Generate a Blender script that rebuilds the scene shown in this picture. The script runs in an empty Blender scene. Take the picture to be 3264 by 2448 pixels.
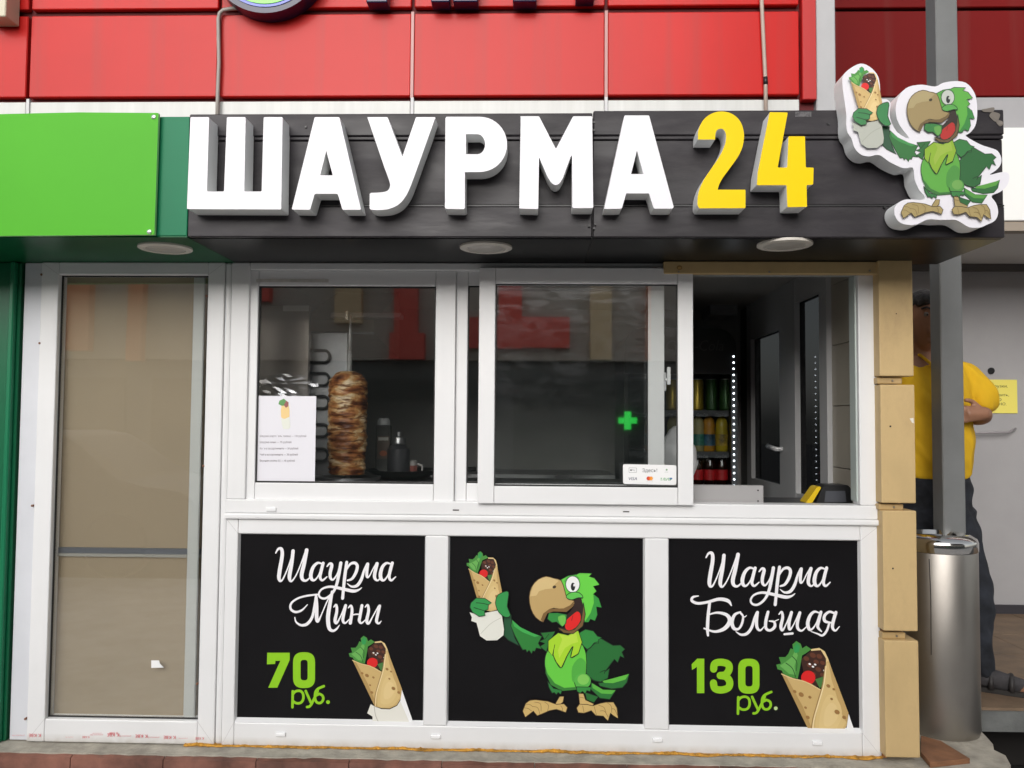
import bpy, bmesh, math, random
from mathutils import Vector, Matrix, noise as mnoise
from mathutils.geometry import tessellate_polygon
random.seed(7)
C = bpy.context.scene.collection
SC = bpy.context.scene
R = math.radians

# ------------------------------------------------------------------ camera, world, sun, exposure
W, H, F = 3264.0, 2448.0, 2640.0
YAW, PIT, ROL = R(-1.6), R(2.55), R(0.42)
D0, CZ = 3.04, 1.19                       # distance to the kiosk front, height above the plinth top
CAM = Vector((0.0, -D0, CZ))
def camvec(x, y, z):
    c, s = math.cos(ROL), math.sin(ROL); x, z = x*c - z*s, x*s + z*c
    c, s = math.cos(PIT), math.sin(PIT); y, z = y*c - z*s, y*s + z*c
    c, s = math.cos(YAW), math.sin(YAW); x, y = x*c + y*s, -x*s + y*c
    return Vector((x, y, z))
def at(px, py, y):                        # photo pixel -> point on the upright plane at depth y
    v = camvec((px - W/2)/F, 1.0, -(py - H/2)/F)
    return CAM + v*((y - CAM.y)/v.y)
def on_floor(px, py, z):                  # photo pixel -> point on the level plane at height z
    v = camvec((px - W/2)/F, 1.0, -(py - H/2)/F)
    return CAM + v*((z - CAM.z)/v.z)
cd = bpy.data.cameras.new('camera'); cam = bpy.data.objects.new('camera', cd); C.objects.link(cam)
rt, fw, up = camvec(1,0,0), camvec(0,1,0), camvec(0,0,1)
m = Matrix.Identity(4)
for i in range(3): m[i][0], m[i][1], m[i][2], m[i][3] = rt[i], up[i], -fw[i], CAM[i]
cam.matrix_world = m
cd.sensor_fit = 'HORIZONTAL'; cd.sensor_width = 36.0; cd.lens = F/W*36.0
cd.clip_start = 0.05; cd.clip_end = 600
SC.camera = cam

wd = bpy.data.worlds.new('World'); SC.world = wd; wd.use_nodes = True
nt = wd.node_tree; bg = nt.nodes['Background']
sky = nt.nodes.new('ShaderNodeTexSky'); sky.sky_type = 'NISHITA'; sky.sun_disc = False
SUN_EL, SUN_AZ = R(21), R(190)            # azimuth clockwise from +y: behind the camera, to the left
sky.sun_elevation = SUN_EL; sky.sun_rotation = SUN_AZ
sky.dust_density = 2.0; sky.air_density = 1.3; sky.ozone_density = 1.0
hs = nt.nodes.new('ShaderNodeHueSaturation'); hs.inputs['Saturation'].default_value = 0.22
nt.links.new(sky.outputs[0], hs.inputs['Color']); nt.links.new(hs.outputs[0], bg.inputs['Color'])
bg.inputs['Strength'].default_value = 0.10
sl = bpy.data.lights.new('sun', 'SUN'); sl.energy = 1.5; sl.angle = R(50); sl.color = (1.0, 0.975, 0.95)
so = bpy.data.objects.new('sun', sl); C.objects.link(so)
sd = Vector((math.sin(SUN_AZ)*math.cos(SUN_EL), math.cos(SUN_AZ)*math.cos(SUN_EL), math.sin(SUN_EL)))
so.rotation_euler = (-sd).to_track_quat('-Z', 'Y').to_euler(); so.location = sd*30
SC.view_settings.view_transform = 'Standard'; SC.view_settings.look = 'None'
SC.view_settings.gamma = 1.0; SC.view_settings.exposure = 0.82
SC.view_settings.use_curve_mapping = False

# ------------------------------------------------------------------ materials
def lin(c):
    return tuple(((v/255.0)/12.92 if v <= 10 else ((v/255.0+0.055)/1.055)**2.4) for v in c)
MATS = {}
def mat(name, rgb, rough=0.5, metal=0.0, var=0.0, scale=6.0, bump=0.0, bscale=60.0, spec=0.5, coat=0.0, stretch=(1,1,1), rvar=0.0, emit=None, estr=0.0, dirt=None, dscale=2.0, damt=0.5):
    if name in MATS: return MATS[name]
    mt = bpy.data.materials.new(name); mt.use_nodes = True; n = mt.node_tree; b = n.nodes['Principled BSDF']
    col = lin(rgb) if max(rgb) > 1 else rgb
    b.inputs['Base Color'].default_value = (*col, 1); b.inputs['Roughness'].default_value = rough
    b.inputs['Metallic'].default_value = metal; b.inputs['Specular IOR Level'].default_value = spec
    b.inputs['Coat Weight'].default_value = coat
    if emit: b.inputs['Emission Color'].default_value = (*emit, 1); b.inputs['Emission Strength'].default_value = estr
    if var or bump or rvar or dirt:
        tc = n.nodes.new('ShaderNodeTexCoord'); mp = n.nodes.new('ShaderNodeMapping'); mp.inputs['Scale'].default_value = stretch
        n.links.new(tc.outputs['Object'], mp.inputs['Vector'])
    src = None
    if var:
        nz = n.nodes.new('ShaderNodeTexNoise'); nz.inputs['Scale'].default_value = scale; nz.inputs['Detail'].default_value = 6; nz.inputs['Roughness'].default_value = 0.6
        n.links.new(mp.outputs[0], nz.inputs['Vector'])
        cr = n.nodes.new('ShaderNodeValToRGB'); e = cr.color_ramp.elements
        e[0].position = 0.3; e[1].position = 0.72
        e[0].color = (*[max(0, v*(1-var)) for v in col], 1); e[1].color = (*[min(1, v*(1+var)) for v in col], 1)
        n.links.new(nz.outputs['Fac'], cr.inputs['Fac']); src = cr.outputs[0]; n.links.new(src, b.inputs['Base Color'])
    if dirt:
        nd = n.nodes.new('ShaderNodeTexNoise'); nd.inputs['Scale'].default_value = dscale; nd.inputs['Detail'].default_value = 8; nd.inputs['Roughness'].default_value = 0.7
        n.links.new(mp.outputs[0], nd.inputs['Vector'])
        rp = n.nodes.new('ShaderNodeValToRGB'); rp.color_ramp.elements[0].position = 0.5; rp.color_ramp.elements[1].position = 0.75
        rp.color_ramp.elements[1].color = (damt, damt, damt, 1)
        n.links.new(nd.outputs['Fac'], rp.inputs['Fac'])
        mx = n.nodes.new('ShaderNodeMix'); mx.data_type = 'RGBA'
        mx.inputs['A'].default_value = (*col, 1)
        if src: n.links.new(src, mx.inputs['A'])
        mx.inputs['B'].default_value = (*(lin(dirt) if max(dirt) > 1 else dirt), 1)
        n.links.new(rp.outputs[0], mx.inputs['Factor']); n.links.new(mx.outputs['Result'], b.inputs['Base Color'])
    if rvar:
        nr = n.nodes.new('ShaderNodeTexNoise'); nr.inputs['Scale'].default_value = scale*1.7; nr.inputs['Detail'].default_value = 5
        n.links.new(mp.outputs[0], nr.inputs['Vector'])
        mr = n.nodes.new('ShaderNodeMapRange'); mr.inputs['From Min'].default_value = 0.3; mr.inputs['From Max'].default_value = 0.7
        mr.inputs['To Min'].default_value = max(0.02, rough-rvar); mr.inputs['To Max'].default_value = rough+rvar
        n.links.new(nr.outputs['Fac'], mr.inputs['Value']); n.links.new(mr.outputs[0], b.inputs['Roughness'])
    if bump:
        nb = n.nodes.new('ShaderNodeTexNoise'); nb.inputs['Scale'].default_value = bscale; nb.inputs['Detail'].default_value = 5
        n.links.new(mp.outputs[0], nb.inputs['Vector'])
        bp = n.nodes.new('ShaderNodeBump'); bp.inputs['Strength'].default_value = bump; bp.inputs['Distance'].default_value = 0.01
        n.links.new(nb.outputs['Fac'], bp.inputs['Height']); n.links.new(bp.outputs[0], b.inputs['Normal'])
    MATS[name] = mt
    return mt
def glass(name, ior=1.9, tint=(0.93, 0.96, 0.95), smear=0.0, boost=0.0):
    mt = bpy.data.materials.new(name); mt.use_nodes = True; n = mt.node_tree
    n.nodes.remove(n.nodes['Principled BSDF']); out = n.nodes['Material Output']
    tr = n.nodes.new('ShaderNodeBsdfTransparent'); tr.inputs['Color'].default_value = (*tint, 1)
    gl = n.nodes.new('ShaderNodeBsdfGlossy'); gl.inputs['Roughness'].default_value = 0.02; gl.inputs['Color'].default_value = (1, 1, 1, 1)
    fr = n.nodes.new('ShaderNodeFresnel'); fr.inputs['IOR'].default_value = ior
    mx = n.nodes.new('ShaderNodeMixShader')
    ge = n.nodes.new('ShaderNodeNewGeometry'); iv = n.nodes.new('ShaderNodeMath'); iv.operation = 'SUBTRACT'; iv.inputs[0].default_value = 1.0
    ml = n.nodes.new('ShaderNodeMath'); ml.operation = 'MULTIPLY'            # both faces of the sheet are summed up in the face the light meets
    n.links.new(ge.outputs['Backfacing'], iv.inputs[1]); n.links.new(iv.outputs[0], ml.inputs[0]); n.links.new(fr.outputs[0], ml.inputs[1])
    t0 = n.nodes.new('ShaderNodeTexCoord'); wv = n.nodes.new('ShaderNodeTexNoise'); wv.inputs['Scale'].default_value = 2.2; wv.inputs['Detail'].default_value = 1
    bp = n.nodes.new('ShaderNodeBump'); bp.inputs['Strength'].default_value = 0.012; bp.inputs['Distance'].default_value = 0.02
    n.links.new(t0.outputs['Object'], wv.inputs['Vector']); n.links.new(wv.outputs['Fac'], bp.inputs['Height']); n.links.new(bp.outputs[0], gl.inputs['Normal'])
    n.links.new(ml.outputs[0], mx.inputs[0]); n.links.new(tr.outputs[0], mx.inputs[1]); n.links.new(gl.outputs[0], mx.inputs[2])
    last = mx
    if smear:                              # greasy wipe marks: thin rough film, streaked along the wiping
        tc = n.nodes.new('ShaderNodeTexCoord'); mp = n.nodes.new('ShaderNodeMapping'); mp.inputs['Scale'].default_value = (3, 3, 9); mp.inputs['Rotation'].default_value = (0, 0.5, 0)
        nz = n.nodes.new('ShaderNodeTexNoise'); nz.inputs['Scale'].default_value = 3; nz.inputs['Detail'].default_value = 8; nz.inputs['Distortion'].default_value = 1.2
        rp = n.nodes.new('ShaderNodeValToRGB'); rp.color_ramp.elements[0].position = 0.45; rp.color_ramp.elements[1].position = 0.8; rp.color_ramp.elements[1].color = (smear,)*3 + (1,)
        g2 = n.nodes.new('ShaderNodeBsdfGlossy'); g2.inputs['Roughness'].default_value = 0.22; g2.inputs['Color'].default_value = (0.9, 0.93, 1, 1)
        m2 = n.nodes.new('ShaderNodeMixShader')
        n.links.new(tc.outputs['Object'], mp.inputs[0]); n.links.new(mp.outputs[0], nz.inputs['Vector']); n.links.new(nz.outputs['Fac'], rp.inputs[0])
        n.links.new(rp.outputs[0], m2.inputs[0]); n.links.new(mx.outputs[0], m2.inputs[1]); n.links.new(g2.outputs[0], m2.inputs[2]); last = m2
    n.links.new(last.outputs[0], out.inputs['Surface'])
    return mt

pvc = mat('white pvc', (0.78, 0.78, 0.785), 0.32, var=0.03, scale=3, dirt=(0.55, 0.54, 0.5), dscale=1.7, damt=0.10)
def grime(mt, ztop):
    """splash dirt with its own ragged edge near the plinth"""
    n = mt.node_tree; b = n.nodes['Principled BSDF']; old = b.inputs['Base Color'].links[0].from_socket
    tc = n.nodes.new('ShaderNodeNewGeometry'); sp = n.nodes.new('ShaderNodeSeparateXYZ'); n.links.new(tc.outputs['Position'], sp.inputs[0])
    mr = n.nodes.new('ShaderNodeMapRange'); mr.inputs['From Min'].default_value = ztop; mr.inputs['From Max'].default_value = 0.0
    nz = n.nodes.new('ShaderNodeTexNoise'); nz.inputs['Scale'].default_value = 26; nz.inputs['Detail'].default_value = 8; n.links.new(tc.outputs['Position'], nz.inputs['Vector'])
    ml = n.nodes.new('ShaderNodeMath'); ml.operation = 'MULTIPLY'; n.links.new(sp.outputs['Z'], mr.inputs['Value']); n.links.new(mr.outputs[0], ml.inputs[0]); n.links.new(nz.outputs['Fac'], ml.inputs[1])
    mx = n.nodes.new('ShaderNodeMix'); mx.data_type = 'RGBA'; mx.inputs['B'].default_value = (0.34, 0.29, 0.22, 1)
    n.links.new(ml.outputs[0], mx.inputs['Factor']); n.links.new(old, mx.inputs['A']); n.links.new(mx.outputs['Result'], b.inputs['Base Color'])
grime(pvc, 0.035)
pvc2 = mat('white pvc sash', (0.80, 0.80, 0.805), 0.28, var=0.02, scale=4)
gasket = mat('black rubber gasket', (0.012, 0.012, 0.012), 0.6)
ink_black = mat('printed black film', (0.0065, 0.006, 0.007), 0.3, var=0.2, scale=3, spec=0.2)
fascia_m = mat('dark fascia paint', (0.022, 0.019, 0.023), 0.46, spec=0.3, var=0.35, scale=3.5, bump=0.12, bscale=14, rvar=0.12, dirt=(0.055, 0.05, 0.052), dscale=6, damt=0.6, stretch=(0.6, 1, 2.2))
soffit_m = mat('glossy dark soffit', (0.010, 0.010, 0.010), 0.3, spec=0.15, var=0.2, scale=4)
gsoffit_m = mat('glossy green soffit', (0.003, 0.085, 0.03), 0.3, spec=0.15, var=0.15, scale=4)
green_m = mat('bright green board', (0.075, 0.42, 0.012), 0.5, spec=0.25, var=0.05, scale=2)
green_e = mat('board edge', (0.35, 0.7, 0.3), 0.4)
dgreen_m = mat('teal green film', (0.004, 0.17, 0.075), 0.4, spec=0.2, var=0.06, scale=3)
dgreen_p = mat('dark green pillar', (0.004, 0.12, 0.05), 0.3, var=0.1)
letter_w = mat('white letter acrylic', (0.75, 0.735, 0.785), 0.35)
letter_s = mat('white letter side', (0.86, 0.87, 0.87), 0.45)
letter_y = mat('yellow letter film', (0.86, 0.60, 0.0), 0.4, spec=0.15)
beige_m = mat('beige coated cladding', (0.56, 0.40, 0.19), 0.55, var=0.10, scale=5, bump=0.06, bscale=180, dirt=(0.33, 0.22, 0.11), dscale=5, damt=0.55, stretch=(1.5, 1, 0.7))
foam_m = mat('orange mounting foam', (0.55, 0.27, 0.035), 0.9, var=0.5, scale=40, bump=0.8, bscale=90)
steel_m = mat('brushed steel', (0.40, 0.375, 0.345), 0.4, 1.0, var=0.12, scale=4, rvar=0.06, dirt=(0.25, 0.22, 0.19), dscale=5, damt=0.3, stretch=(1, 1, 0.5))
steel_d = mat('dull steel', (0.45, 0.45, 0.46), 0.38, 1.0, var=0.2, scale=5, rvar=0.12)
chrome_m = mat('polished steel', (0.7, 0.69, 0.67), 0.12, 1.0)
post_m = mat('grey painted post', (0.16, 0.165, 0.165), 0.38, var=0.12, scale=5)
black_m = mat('black plastic', (0.012, 0.012, 0.013), 0.4)
dark_m = mat('dark shade and marks', (0.012, 0.010, 0.009), 0.9)
screw_m = mat('screw head', (0.35, 0.33, 0.3), 0.35, 1.0)

def red_mat(name, col, rough):
    mt = mat(name, col, rough, var=0.05, scale=2.5)
    n = mt.node_tree; b = n.nodes['Principled BSDF']
    # grey runs of dirty rain water down the panels
    tc = n.nodes.new('ShaderNodeTexCoord'); mp = n.nodes.new('ShaderNodeMapping'); mp.inputs['Scale'].default_value = (5.0, 1, 0.16)
    nz = n.nodes.new('ShaderNodeTexNoise'); nz.inputs['Scale'].default_value = 2.2; nz.inputs['Detail'].default_value = 7
    rp = n.nodes.new('ShaderNodeValToRGB'); rp.color_ramp.elements[0].position = 0.5; rp.color_ramp.elements[1].position = 0.8; rp.color_ramp.elements[1].color = (0.3, 0.3, 0.3, 1)
    mx = n.nodes.new('ShaderNodeMix'); mx.data_type = 'RGBA'; mx.inputs['B'].default_value = (0.14, 0.06, 0.05, 1)
    old = b.inputs['Base Color'].links[0].from_socket
    n.links.new(tc.outputs['Object'], mp.inputs[0]); n.links.new(mp.outputs[0], nz.inputs['Vector']); n.links.new(nz.outputs['Fac'], rp.inputs[0])
    n.links.new(rp.outputs[0], mx.inputs['Factor']); n.links.new(old, mx.inputs['A']); n.links.new(mx.outputs['Result'], b.inputs['Base Color'])
    return mt
red_m = red_mat('glossy red cassette', (0.50, 0.007, 0.005), 0.42)
red_m.node_tree.nodes['Principled BSDF'].inputs['Specular IOR Level'].default_value = 0.22
red_m.node_tree.nodes['Principled BSDF'].inputs['Coat Weight'].default_value = 0.1; red_m.node_tree.nodes['Principled BSDF'].inputs['Coat Roughness'].default_value = 0.16; red_m.node_tree.nodes['Principled BSDF'].inputs['Coat IOR'].default_value = 1.5
red_shade_m = red_mat('shade-darkened red cassette', (0.15, 0.001, 0.001), 0.6)  # shade of the recess put into a darker copy of the red
red_shade_m.node_tree.nodes['Principled BSDF'].inputs['Specular IOR Level'].default_value = 0.2
whiteband_m = mat('off white cassette', (0.55, 0.555, 0.54), 0.4, var=0.08, scale=3, stretch=(6, 1, 0.3), dirt=(0.5, 0.5, 0.47), dscale=4, damt=0.5)
greywall_m = mat('grey render wall', (0.36, 0.35, 0.355), 0.75, var=0.05, scale=3, bump=0.08, bscale=160)

# ------------------------------------------------------------------ mesh helpers
def tag(o, label=None, cat=None, group=None, kind=None):
    if label: o['label'] = label
    if cat: o['category'] = cat
    if group: o['group'] = group
    if kind: o['kind'] = kind
    return o
def link(name, me, mats, parent=None, smooth=False):
    if not isinstance(mats, (list, tuple)): mats = [mats]
    for q in mats: me.materials.append(q)
    o = bpy.data.objects.new(name, me); C.objects.link(o)
    if parent is not None:
        o.parent = parent
        o.matrix_parent_inverse = Matrix.Translation(-parent.location) if not parent.rotation_euler.z else (Matrix.Translation(parent.location) @ parent.rotation_euler.to_matrix().to_4x4()).inverted()
    if smooth: me.polygons.foreach_set('use_smooth', [True]*len(me.polygons))
    return o
def thing(name, loc, label, cat, group=None):
    o = bpy.data.objects.new(name, None); C.objects.link(o); o.location = loc; o.empty_display_size = 0.05
    return tag(o, label, cat, group)
def raw(name, verts, faces, mats, parent=None, idx=None, smooth=False):
    me = bpy.data.meshes.new(name); me.from_pydata([tuple(v) for v in verts], [], faces); 
    o = link(name, me, mats, parent, smooth)
    if idx: me.polygons.foreach_set('material_index', idx)
    me.update(); return o
def frombm(name, bm, mats, parent=None, smooth=False):
    me = bpy.data.meshes.new(name); bm.normal_update(); bm.to_mesh(me); bm.free(); me.name = name
    return link(name, me, mats, parent, smooth)
def bm_box(bm, x0, x1, y0, y1, z0, z1, bev=0.0, seg=1, mi=0):
    r = bmesh.ops.create_cube(bm, size=1.0)
    for v in r['verts']:
        v.co = Vector((x0+(v.co.x+0.5)*(x1-x0), y0+(v.co.y+0.5)*(y1-y0), z0+(v.co.z+0.5)*(z1-z0)))
    fs = {f for v in r['verts'] for f in v.link_faces}
    for f in fs: f.material_index = mi
    if bev:
        es = list({e for v in r['verts'] for e in v.link_edges})
        bmesh.ops.bevel(bm, geom=es, offset=bev, segments=seg, affect='EDGES', profile=0.5)
def box(name, x0, x1, y0, y1, z0, z1, m_, parent=None, bev=0.0, seg=1):
    bm = bmesh.new(); bm_box(bm, min(x0,x1), max(x0,x1), min(y0,y1), max(y0,y1), min(z0,z1), max(z0,z1), bev, seg)
    return frombm(name, bm, m_, parent)
def rect(px0, py0, px1, py1, y):          # pixel rectangle -> x0,x1,z0,z1 on plane y
    a, b, c, d = at(px0, py0, y), at(px1, py0, y), at(px1, py1, y), at(px0, py1, y)
    return (a.x+d.x)/2, (b.x+c.x)/2, (c.z+d.z)/2, (a.z+b.z)/2
def pbox(name, px0, py0, px1, py1, y, depth, m_, parent=None, bev=0.0, seg=1):
    x0, x1, z0, z1 = rect(px0, py0, px1, py1, y)
    return box(name, x0, x1, y, y+depth, z0, z1, m_, parent, bev, seg)
def lathe(name, prof, m_, parent=None, loc=(0,0,0), n=24, smooth=True, idx=None, mats=None):
    vs, fs, ix = [], [], []
    for r, z in prof:
        for k in range(n):
            a = 2*math.pi*k/n; vs.append((loc[0]+r*math.cos(a), loc[1]+r*math.sin(a), loc[2]+z))
    for i in range(len(prof)-1):
        for k in range(n):
            fs.append((i*n+k, i*n+(k+1) % n, (i+1)*n+(k+1) % n, (i+1)*n+k)); ix.append(idx[i] if idx else 0)
    fs.append(tuple(range(n-1, -1, -1))); ix.append(idx[0] if idx else 0)
    fs.append(tuple((len(prof)-1)*n+k for k in range(n))); ix.append(idx[-1] if idx else 0)
    o = raw(name, vs, fs, mats or m_, parent, ix, False)
    if smooth:
        o.data.polygons.foreach_set('use_smooth', [True]*len(fs)); o.data.set_sharp_from_angle(angle=R(40))
    return o
def tube(name, pts, rad, m_, parent=None, n=10, cap=True):
    P = [Vector(p) for p in pts]; vs, fs = [], []
    rads = rad if isinstance(rad, (list, tuple)) else [rad]*len(P)
    ref = None
    for i, p in enumerate(P):
        d = (P[min(i+1, len(P)-1)] - P[max(i-1, 0)]).normalized()
        if ref is None: ref = d.orthogonal().normalized()
        ref = (ref - d*ref.dot(d)).normalized(); q = d.cross(ref)
        for k in range(n):
            a = 2*math.pi*k/n; vs.append(p + (ref*math.cos(a) + q*math.sin(a))*rads[i])
    for i in range(len(P)-1):
        for k in range(n): fs.append((i*n+k, i*n+(k+1) % n, (i+1)*n+(k+1) % n, (i+1)*n+k))
    if cap: fs.append(tuple(range(n-1, -1, -1))); fs.append(tuple((len(P)-1)*n+k for k in range(n)))
    o = raw(name, vs, fs, m_, parent); o.data.polygons.foreach_set('use_smooth', [len(f) == 4 for f in fs]); return o
def spline(pts, sub=6, closed=False):
    P = [tuple(map(float, p)) for p in pts]; n = len(P); out = []
    dim = len(P[0])
    rng = range(n) if closed else range(n-1)
    for i in rng:
        p1, p2 = P[i], P[(i+1) % n]
        p0 = P[(i-1) % n] if closed or i > 0 else p1
        p3 = P[(i+2) % n] if closed or i+2 < n else p2
        for s in range(sub):
            t = s/sub
            out.append(tuple(0.5*((2*p1[d]) + (-p0[d]+p2[d])*t + (2*p0[d]-5*p1[d]+4*p2[d]-p3[d])*t*t + (-p0[d]+3*p1[d]-3*p2[d]+p3[d])*t**3) for d in range(dim)))
    if not closed: out.append(P[-1])
    return out
def rounded(pts, r=5, seg=3):             # round the corners of a polygon
    out = []; n = len(pts)
    for i in range(n):
        a, b, c = Vector(pts[i-1]), Vector(pts[i]), Vector(pts[(i+1) % n])
        u, v = a-b, c-b; lu, lv = u.length, v.length
        if lu < 1e-9 or lv < 1e-9: continue
        rr = min(r, lu*0.45, lv*0.45); p, q = b+u/lu*rr, b+v/lv*rr
        for k in range(seg+1):
            t = k/seg; out.append(tuple(p*(1-t)**2 + b*2*t*(1-t) + q*t*t))
    return out
def prism(name, loops, map3, depth, mats, parent=None, bev=True):
    """loops: outer polygon plus holes in pixels; map3 maps a pixel to the front plane; extruded back by depth"""
    L = [[map3(*p) for p in lp] for lp in loops]
    tri = tessellate_polygon(L); flat = [v for lp in L for v in lp]
    vs = list(flat) + [v + Vector((0, depth, 0)) for v in flat]; n = len(flat); fs, ix = [], []
    for t in tri:
        a, b, c = (flat[i] for i in t)
        t = t if (b-a).cross(c-a).y < 0 else (t[0], t[2], t[1])
        fs.append(tuple(t)); ix.append(0)
        fs.append((t[0]+n, t[2]+n, t[1]+n)); ix.append(1)
    k = 0
    for lp in L:
        for i in range(len(lp)):
            a, b = k+i, k+(i+1) % len(lp); fs.append((a, a+n, b+n, b)); ix.append(1)
        k += len(lp)
    o = raw(name, vs, fs, mats, parent, ix)
    bm = bmesh.new(); bm.from_mesh(o.data); bmesh.ops.recalc_face_normals(bm, faces=bm.faces); bm.to_mesh(o.data); bm.free()
    return o
def clip_y(pts, ymax):
    out = []
    for i in range(len(pts)):
        a, b = pts[i-1], pts[i]
        if (a[1] <= ymax) != (b[1] <= ymax):
            t = (ymax-a[1])/(b[1]-a[1]); out.append((a[0]+(b[0]-a[0])*t, ymax))
        if b[1] <= ymax: out.append(b)
    return out
INK = {}
def ink(rgb, rough=0.4):
    k = tuple(rgb)
    if k not in INK: INK[k] = mat('ink %d %d %d' % k, tuple(min(0.86, v*1.0) for v in lin(rgb)), rough)
    return INK[k]
class Print:
    """flat print: coloured shapes laid one over the other on an upright plane"""
    def __init__(s, map3, step=0.00012): s.map3, s.step, s.k = map3, step, 0; s.v, s.f, s.ix, s.mats = [], [], [], []
    def mi(s, rgb):
        q = ink(rgb) if isinstance(rgb, tuple) else rgb
        if q not in s.mats: s.mats.append(q)
        return s.mats.index(q)
    def poly(s, pts, rgb, sm=0, tf=None, ymax=None, holes=()):
        if sm: pts = spline(pts, sm, True)
        if tf: pts = [tf(*p) for p in pts]; holes = [[tf(*p) for p in h] for h in holes]
        if ymax is not None: pts = clip_y(pts, ymax)
        if len(pts) < 3: return
        s.k += 1; off = Vector((0, -s.step*s.k, 0))
        L = [[s.map3(*p)+off for p in pts]] + [[s.map3(*p)+off for p in h] for h in holes]
        flat = [v for l in L for v in l]; b = len(s.v); s.v += flat; mi = s.mi(rgb)
        for t in tessellate_polygon(L):
            a_, b_, c_ = (flat[i] for i in t)
            if (b_-a_).cross(c_-a_).y > 0: t = (t[0], t[2], t[1])
            s.f.append(tuple(b+i for i in t)); s.ix.append(mi)
    def ell(s, x, y, rx, ry, rgb, tf=None, rot=0, ymax=None):
        c, q = math.cos(rot), math.sin(rot)
        s.poly([(x+rx*math.cos(a)*c-ry*math.sin(a)*q, y+rx*math.cos(a)*q+ry*math.sin(a)*c) for a in [2*math.pi*i/20 for i in range(20)]], rgb, tf=tf, ymax=ymax)
    def stroke(s, pts, rgb, w=None, tf=None, sub=6, wscale=1.0, ymax=None):
        pts = [(p[0], p[1], (p[2] if len(p) > 2 else w)) for p in pts]
        P = spline(pts, sub); s.k += 1; mi = s.mi(rgb); b = len(s.v); n = len(P)
        def put(x, y, i):
            if tf: x, y = tf(x, y)
            if ymax is not None: y = min(y, ymax)
            s.v.append(s.map3(x, y)+Vector((0, -s.step*s.k - 1.5e-6*i, 0)))
        for i, (x, y, ww) in enumerate(P):
            x0, y0, _ = P[max(i-1, 0)]; x1, y1, _ = P[min(i+1, n-1)]
            l = math.hypot(x1-x0, y1-y0) or 1; nx, ny = -(y1-y0)/l, (x1-x0)/l; h = max(ww, 1.0)*wscale/2
            put(x+nx*h, y+ny*h, i); put(x-nx*h, y-ny*h, i)
        for i in range(n-1):
            s.f.append((b+2*i, b+2*i+1, b+2*i+3, b+2*i+2)); s.ix.append(mi)
        for e, sg in ((0, -1), (n-1, 1)):     # round ends
            x, y, ww = P[e]; x0, y0, _ = P[max(e-1, 0)]; x1, y1, _ = P[min(e+1, n-1)]
            a0 = math.atan2((y1-y0)*sg, (x1-x0)*sg); h = max(ww, 1.0)*wscale/2; b2 = len(s.v)
            for q in range(7):
                a = a0 - math.pi/2 + math.pi*q/6; put(x+h*math.cos(a), y+h*math.sin(a), e)
            s.f.append(tuple(range(b2, b2+7))); s.ix.append(mi)
    def text(s, body, x, y, h, rgb, shear=0.0, center=False, width=None, flip=False):
        """built-in typeface, capital height h in pixels, baseline start at pixel x, y"""
        me = text_mesh(body); xs = [v.co.x for v in me.vertices]; 
        if not xs: return
        x0, x1 = min(xs), max(xs); sc = h/0.73; sx = width/(x1-x0) if width else sc
        if center: x -= (x1-x0)*sx/2
        s.k += 1; mi = s.mi(rgb); b = len(s.v); off = Vector((0, -s.step*s.k, 0))
        for v in me.vertices:
            dx, dy = (v.co.x-x0)*sx + v.co.y*sc*shear, v.co.y*sc
            if flip: dx, dy = -dx, -dy
            s.v.append(s.map3(x+dx, y-dy)+off)
        for p in me.polygons: s.f.append(tuple(b+i for i in p.vertices)); s.ix.append(mi)
        bpy.data.meshes.remove(me)
    def build(s, name, parent=None):
        return raw(name, s.v, s.f, s.mats, parent, s.ix)
def text_mesh(body):
    cu = bpy.data.curves.new('lettering', 'FONT'); cu.body = body; cu.resolution_u = 2
    o = bpy.data.objects.new('lettering', cu); C.objects.link(o)
    dg = bpy.context.evaluated_depsgraph_get(); dg.update()
    me = bpy.data.meshes.new_from_object(o.evaluated_get(dg))
    bpy.data.objects.remove(o); bpy.data.curves.remove(cu); return me
def copy_tree(o, parent=None):
    c = o.copy(); C.objects.link(c); c.parent = parent
    if parent is not None: c.matrix_parent_inverse = o.matrix_parent_inverse
    for ch in list(o.children): copy_tree(ch, c)
    return c
def Z(bx, by, s): return lambda x, y: (bx+x/s, by+y/s)
def plane(y, z=None):                     # zoomed pixels z -> plane y
    return (lambda x, y_: at(x, y_, y)) if z is None else (lambda x, y_: at(*z(x, y_), y))

# ------------------------------------------------------------------ ground, street, plinth, terrace
ZG = -0.30
def sheet(name, x0, x1, y0, y1, z, m_, kind='structure'):
    o = raw(name, [(x0,y0,z),(x1,y0,z),(x1,y1,z),(x0,y1,z)], [(0,1,2,3)], m_); tag(o, kind=kind); return o
asphalt = mat('asphalt', (0.11, 0.108, 0.105), 0.9, var=0.35, scale=12, bump=0.4, bscale=240)
paving = mat('grey paving', (0.40, 0.39, 0.38), 0.85, var=0.2, scale=5, bump=0.2, bscale=120)
sheet('ground', -150, 150, -150, 60, ZG-0.12, asphalt)
box('pavement', -25, 25, -4.6, -0.12, ZG-0.16, ZG, paving)['kind'] = 'structure'

granite = mat('red granite', (0.20, 0.085, 0.06), 0.55, var=0.55, scale=7, bump=0.25, bscale=30, dirt=(0.045, 0.03, 0.03), dscale=4.5, damt=0.8)
concrete = mat('mortar ledge', (0.40, 0.37, 0.31), 0.9, var=0.3, scale=14, bump=0.35, bscale=60, dirt=(0.2, 0.18, 0.15), dscale=8, damt=0.7)
PX0, PX1 = at(-1500, 2380, 0).x, on_floor(3222, 2440, 0).x
YP = -0.085
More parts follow.
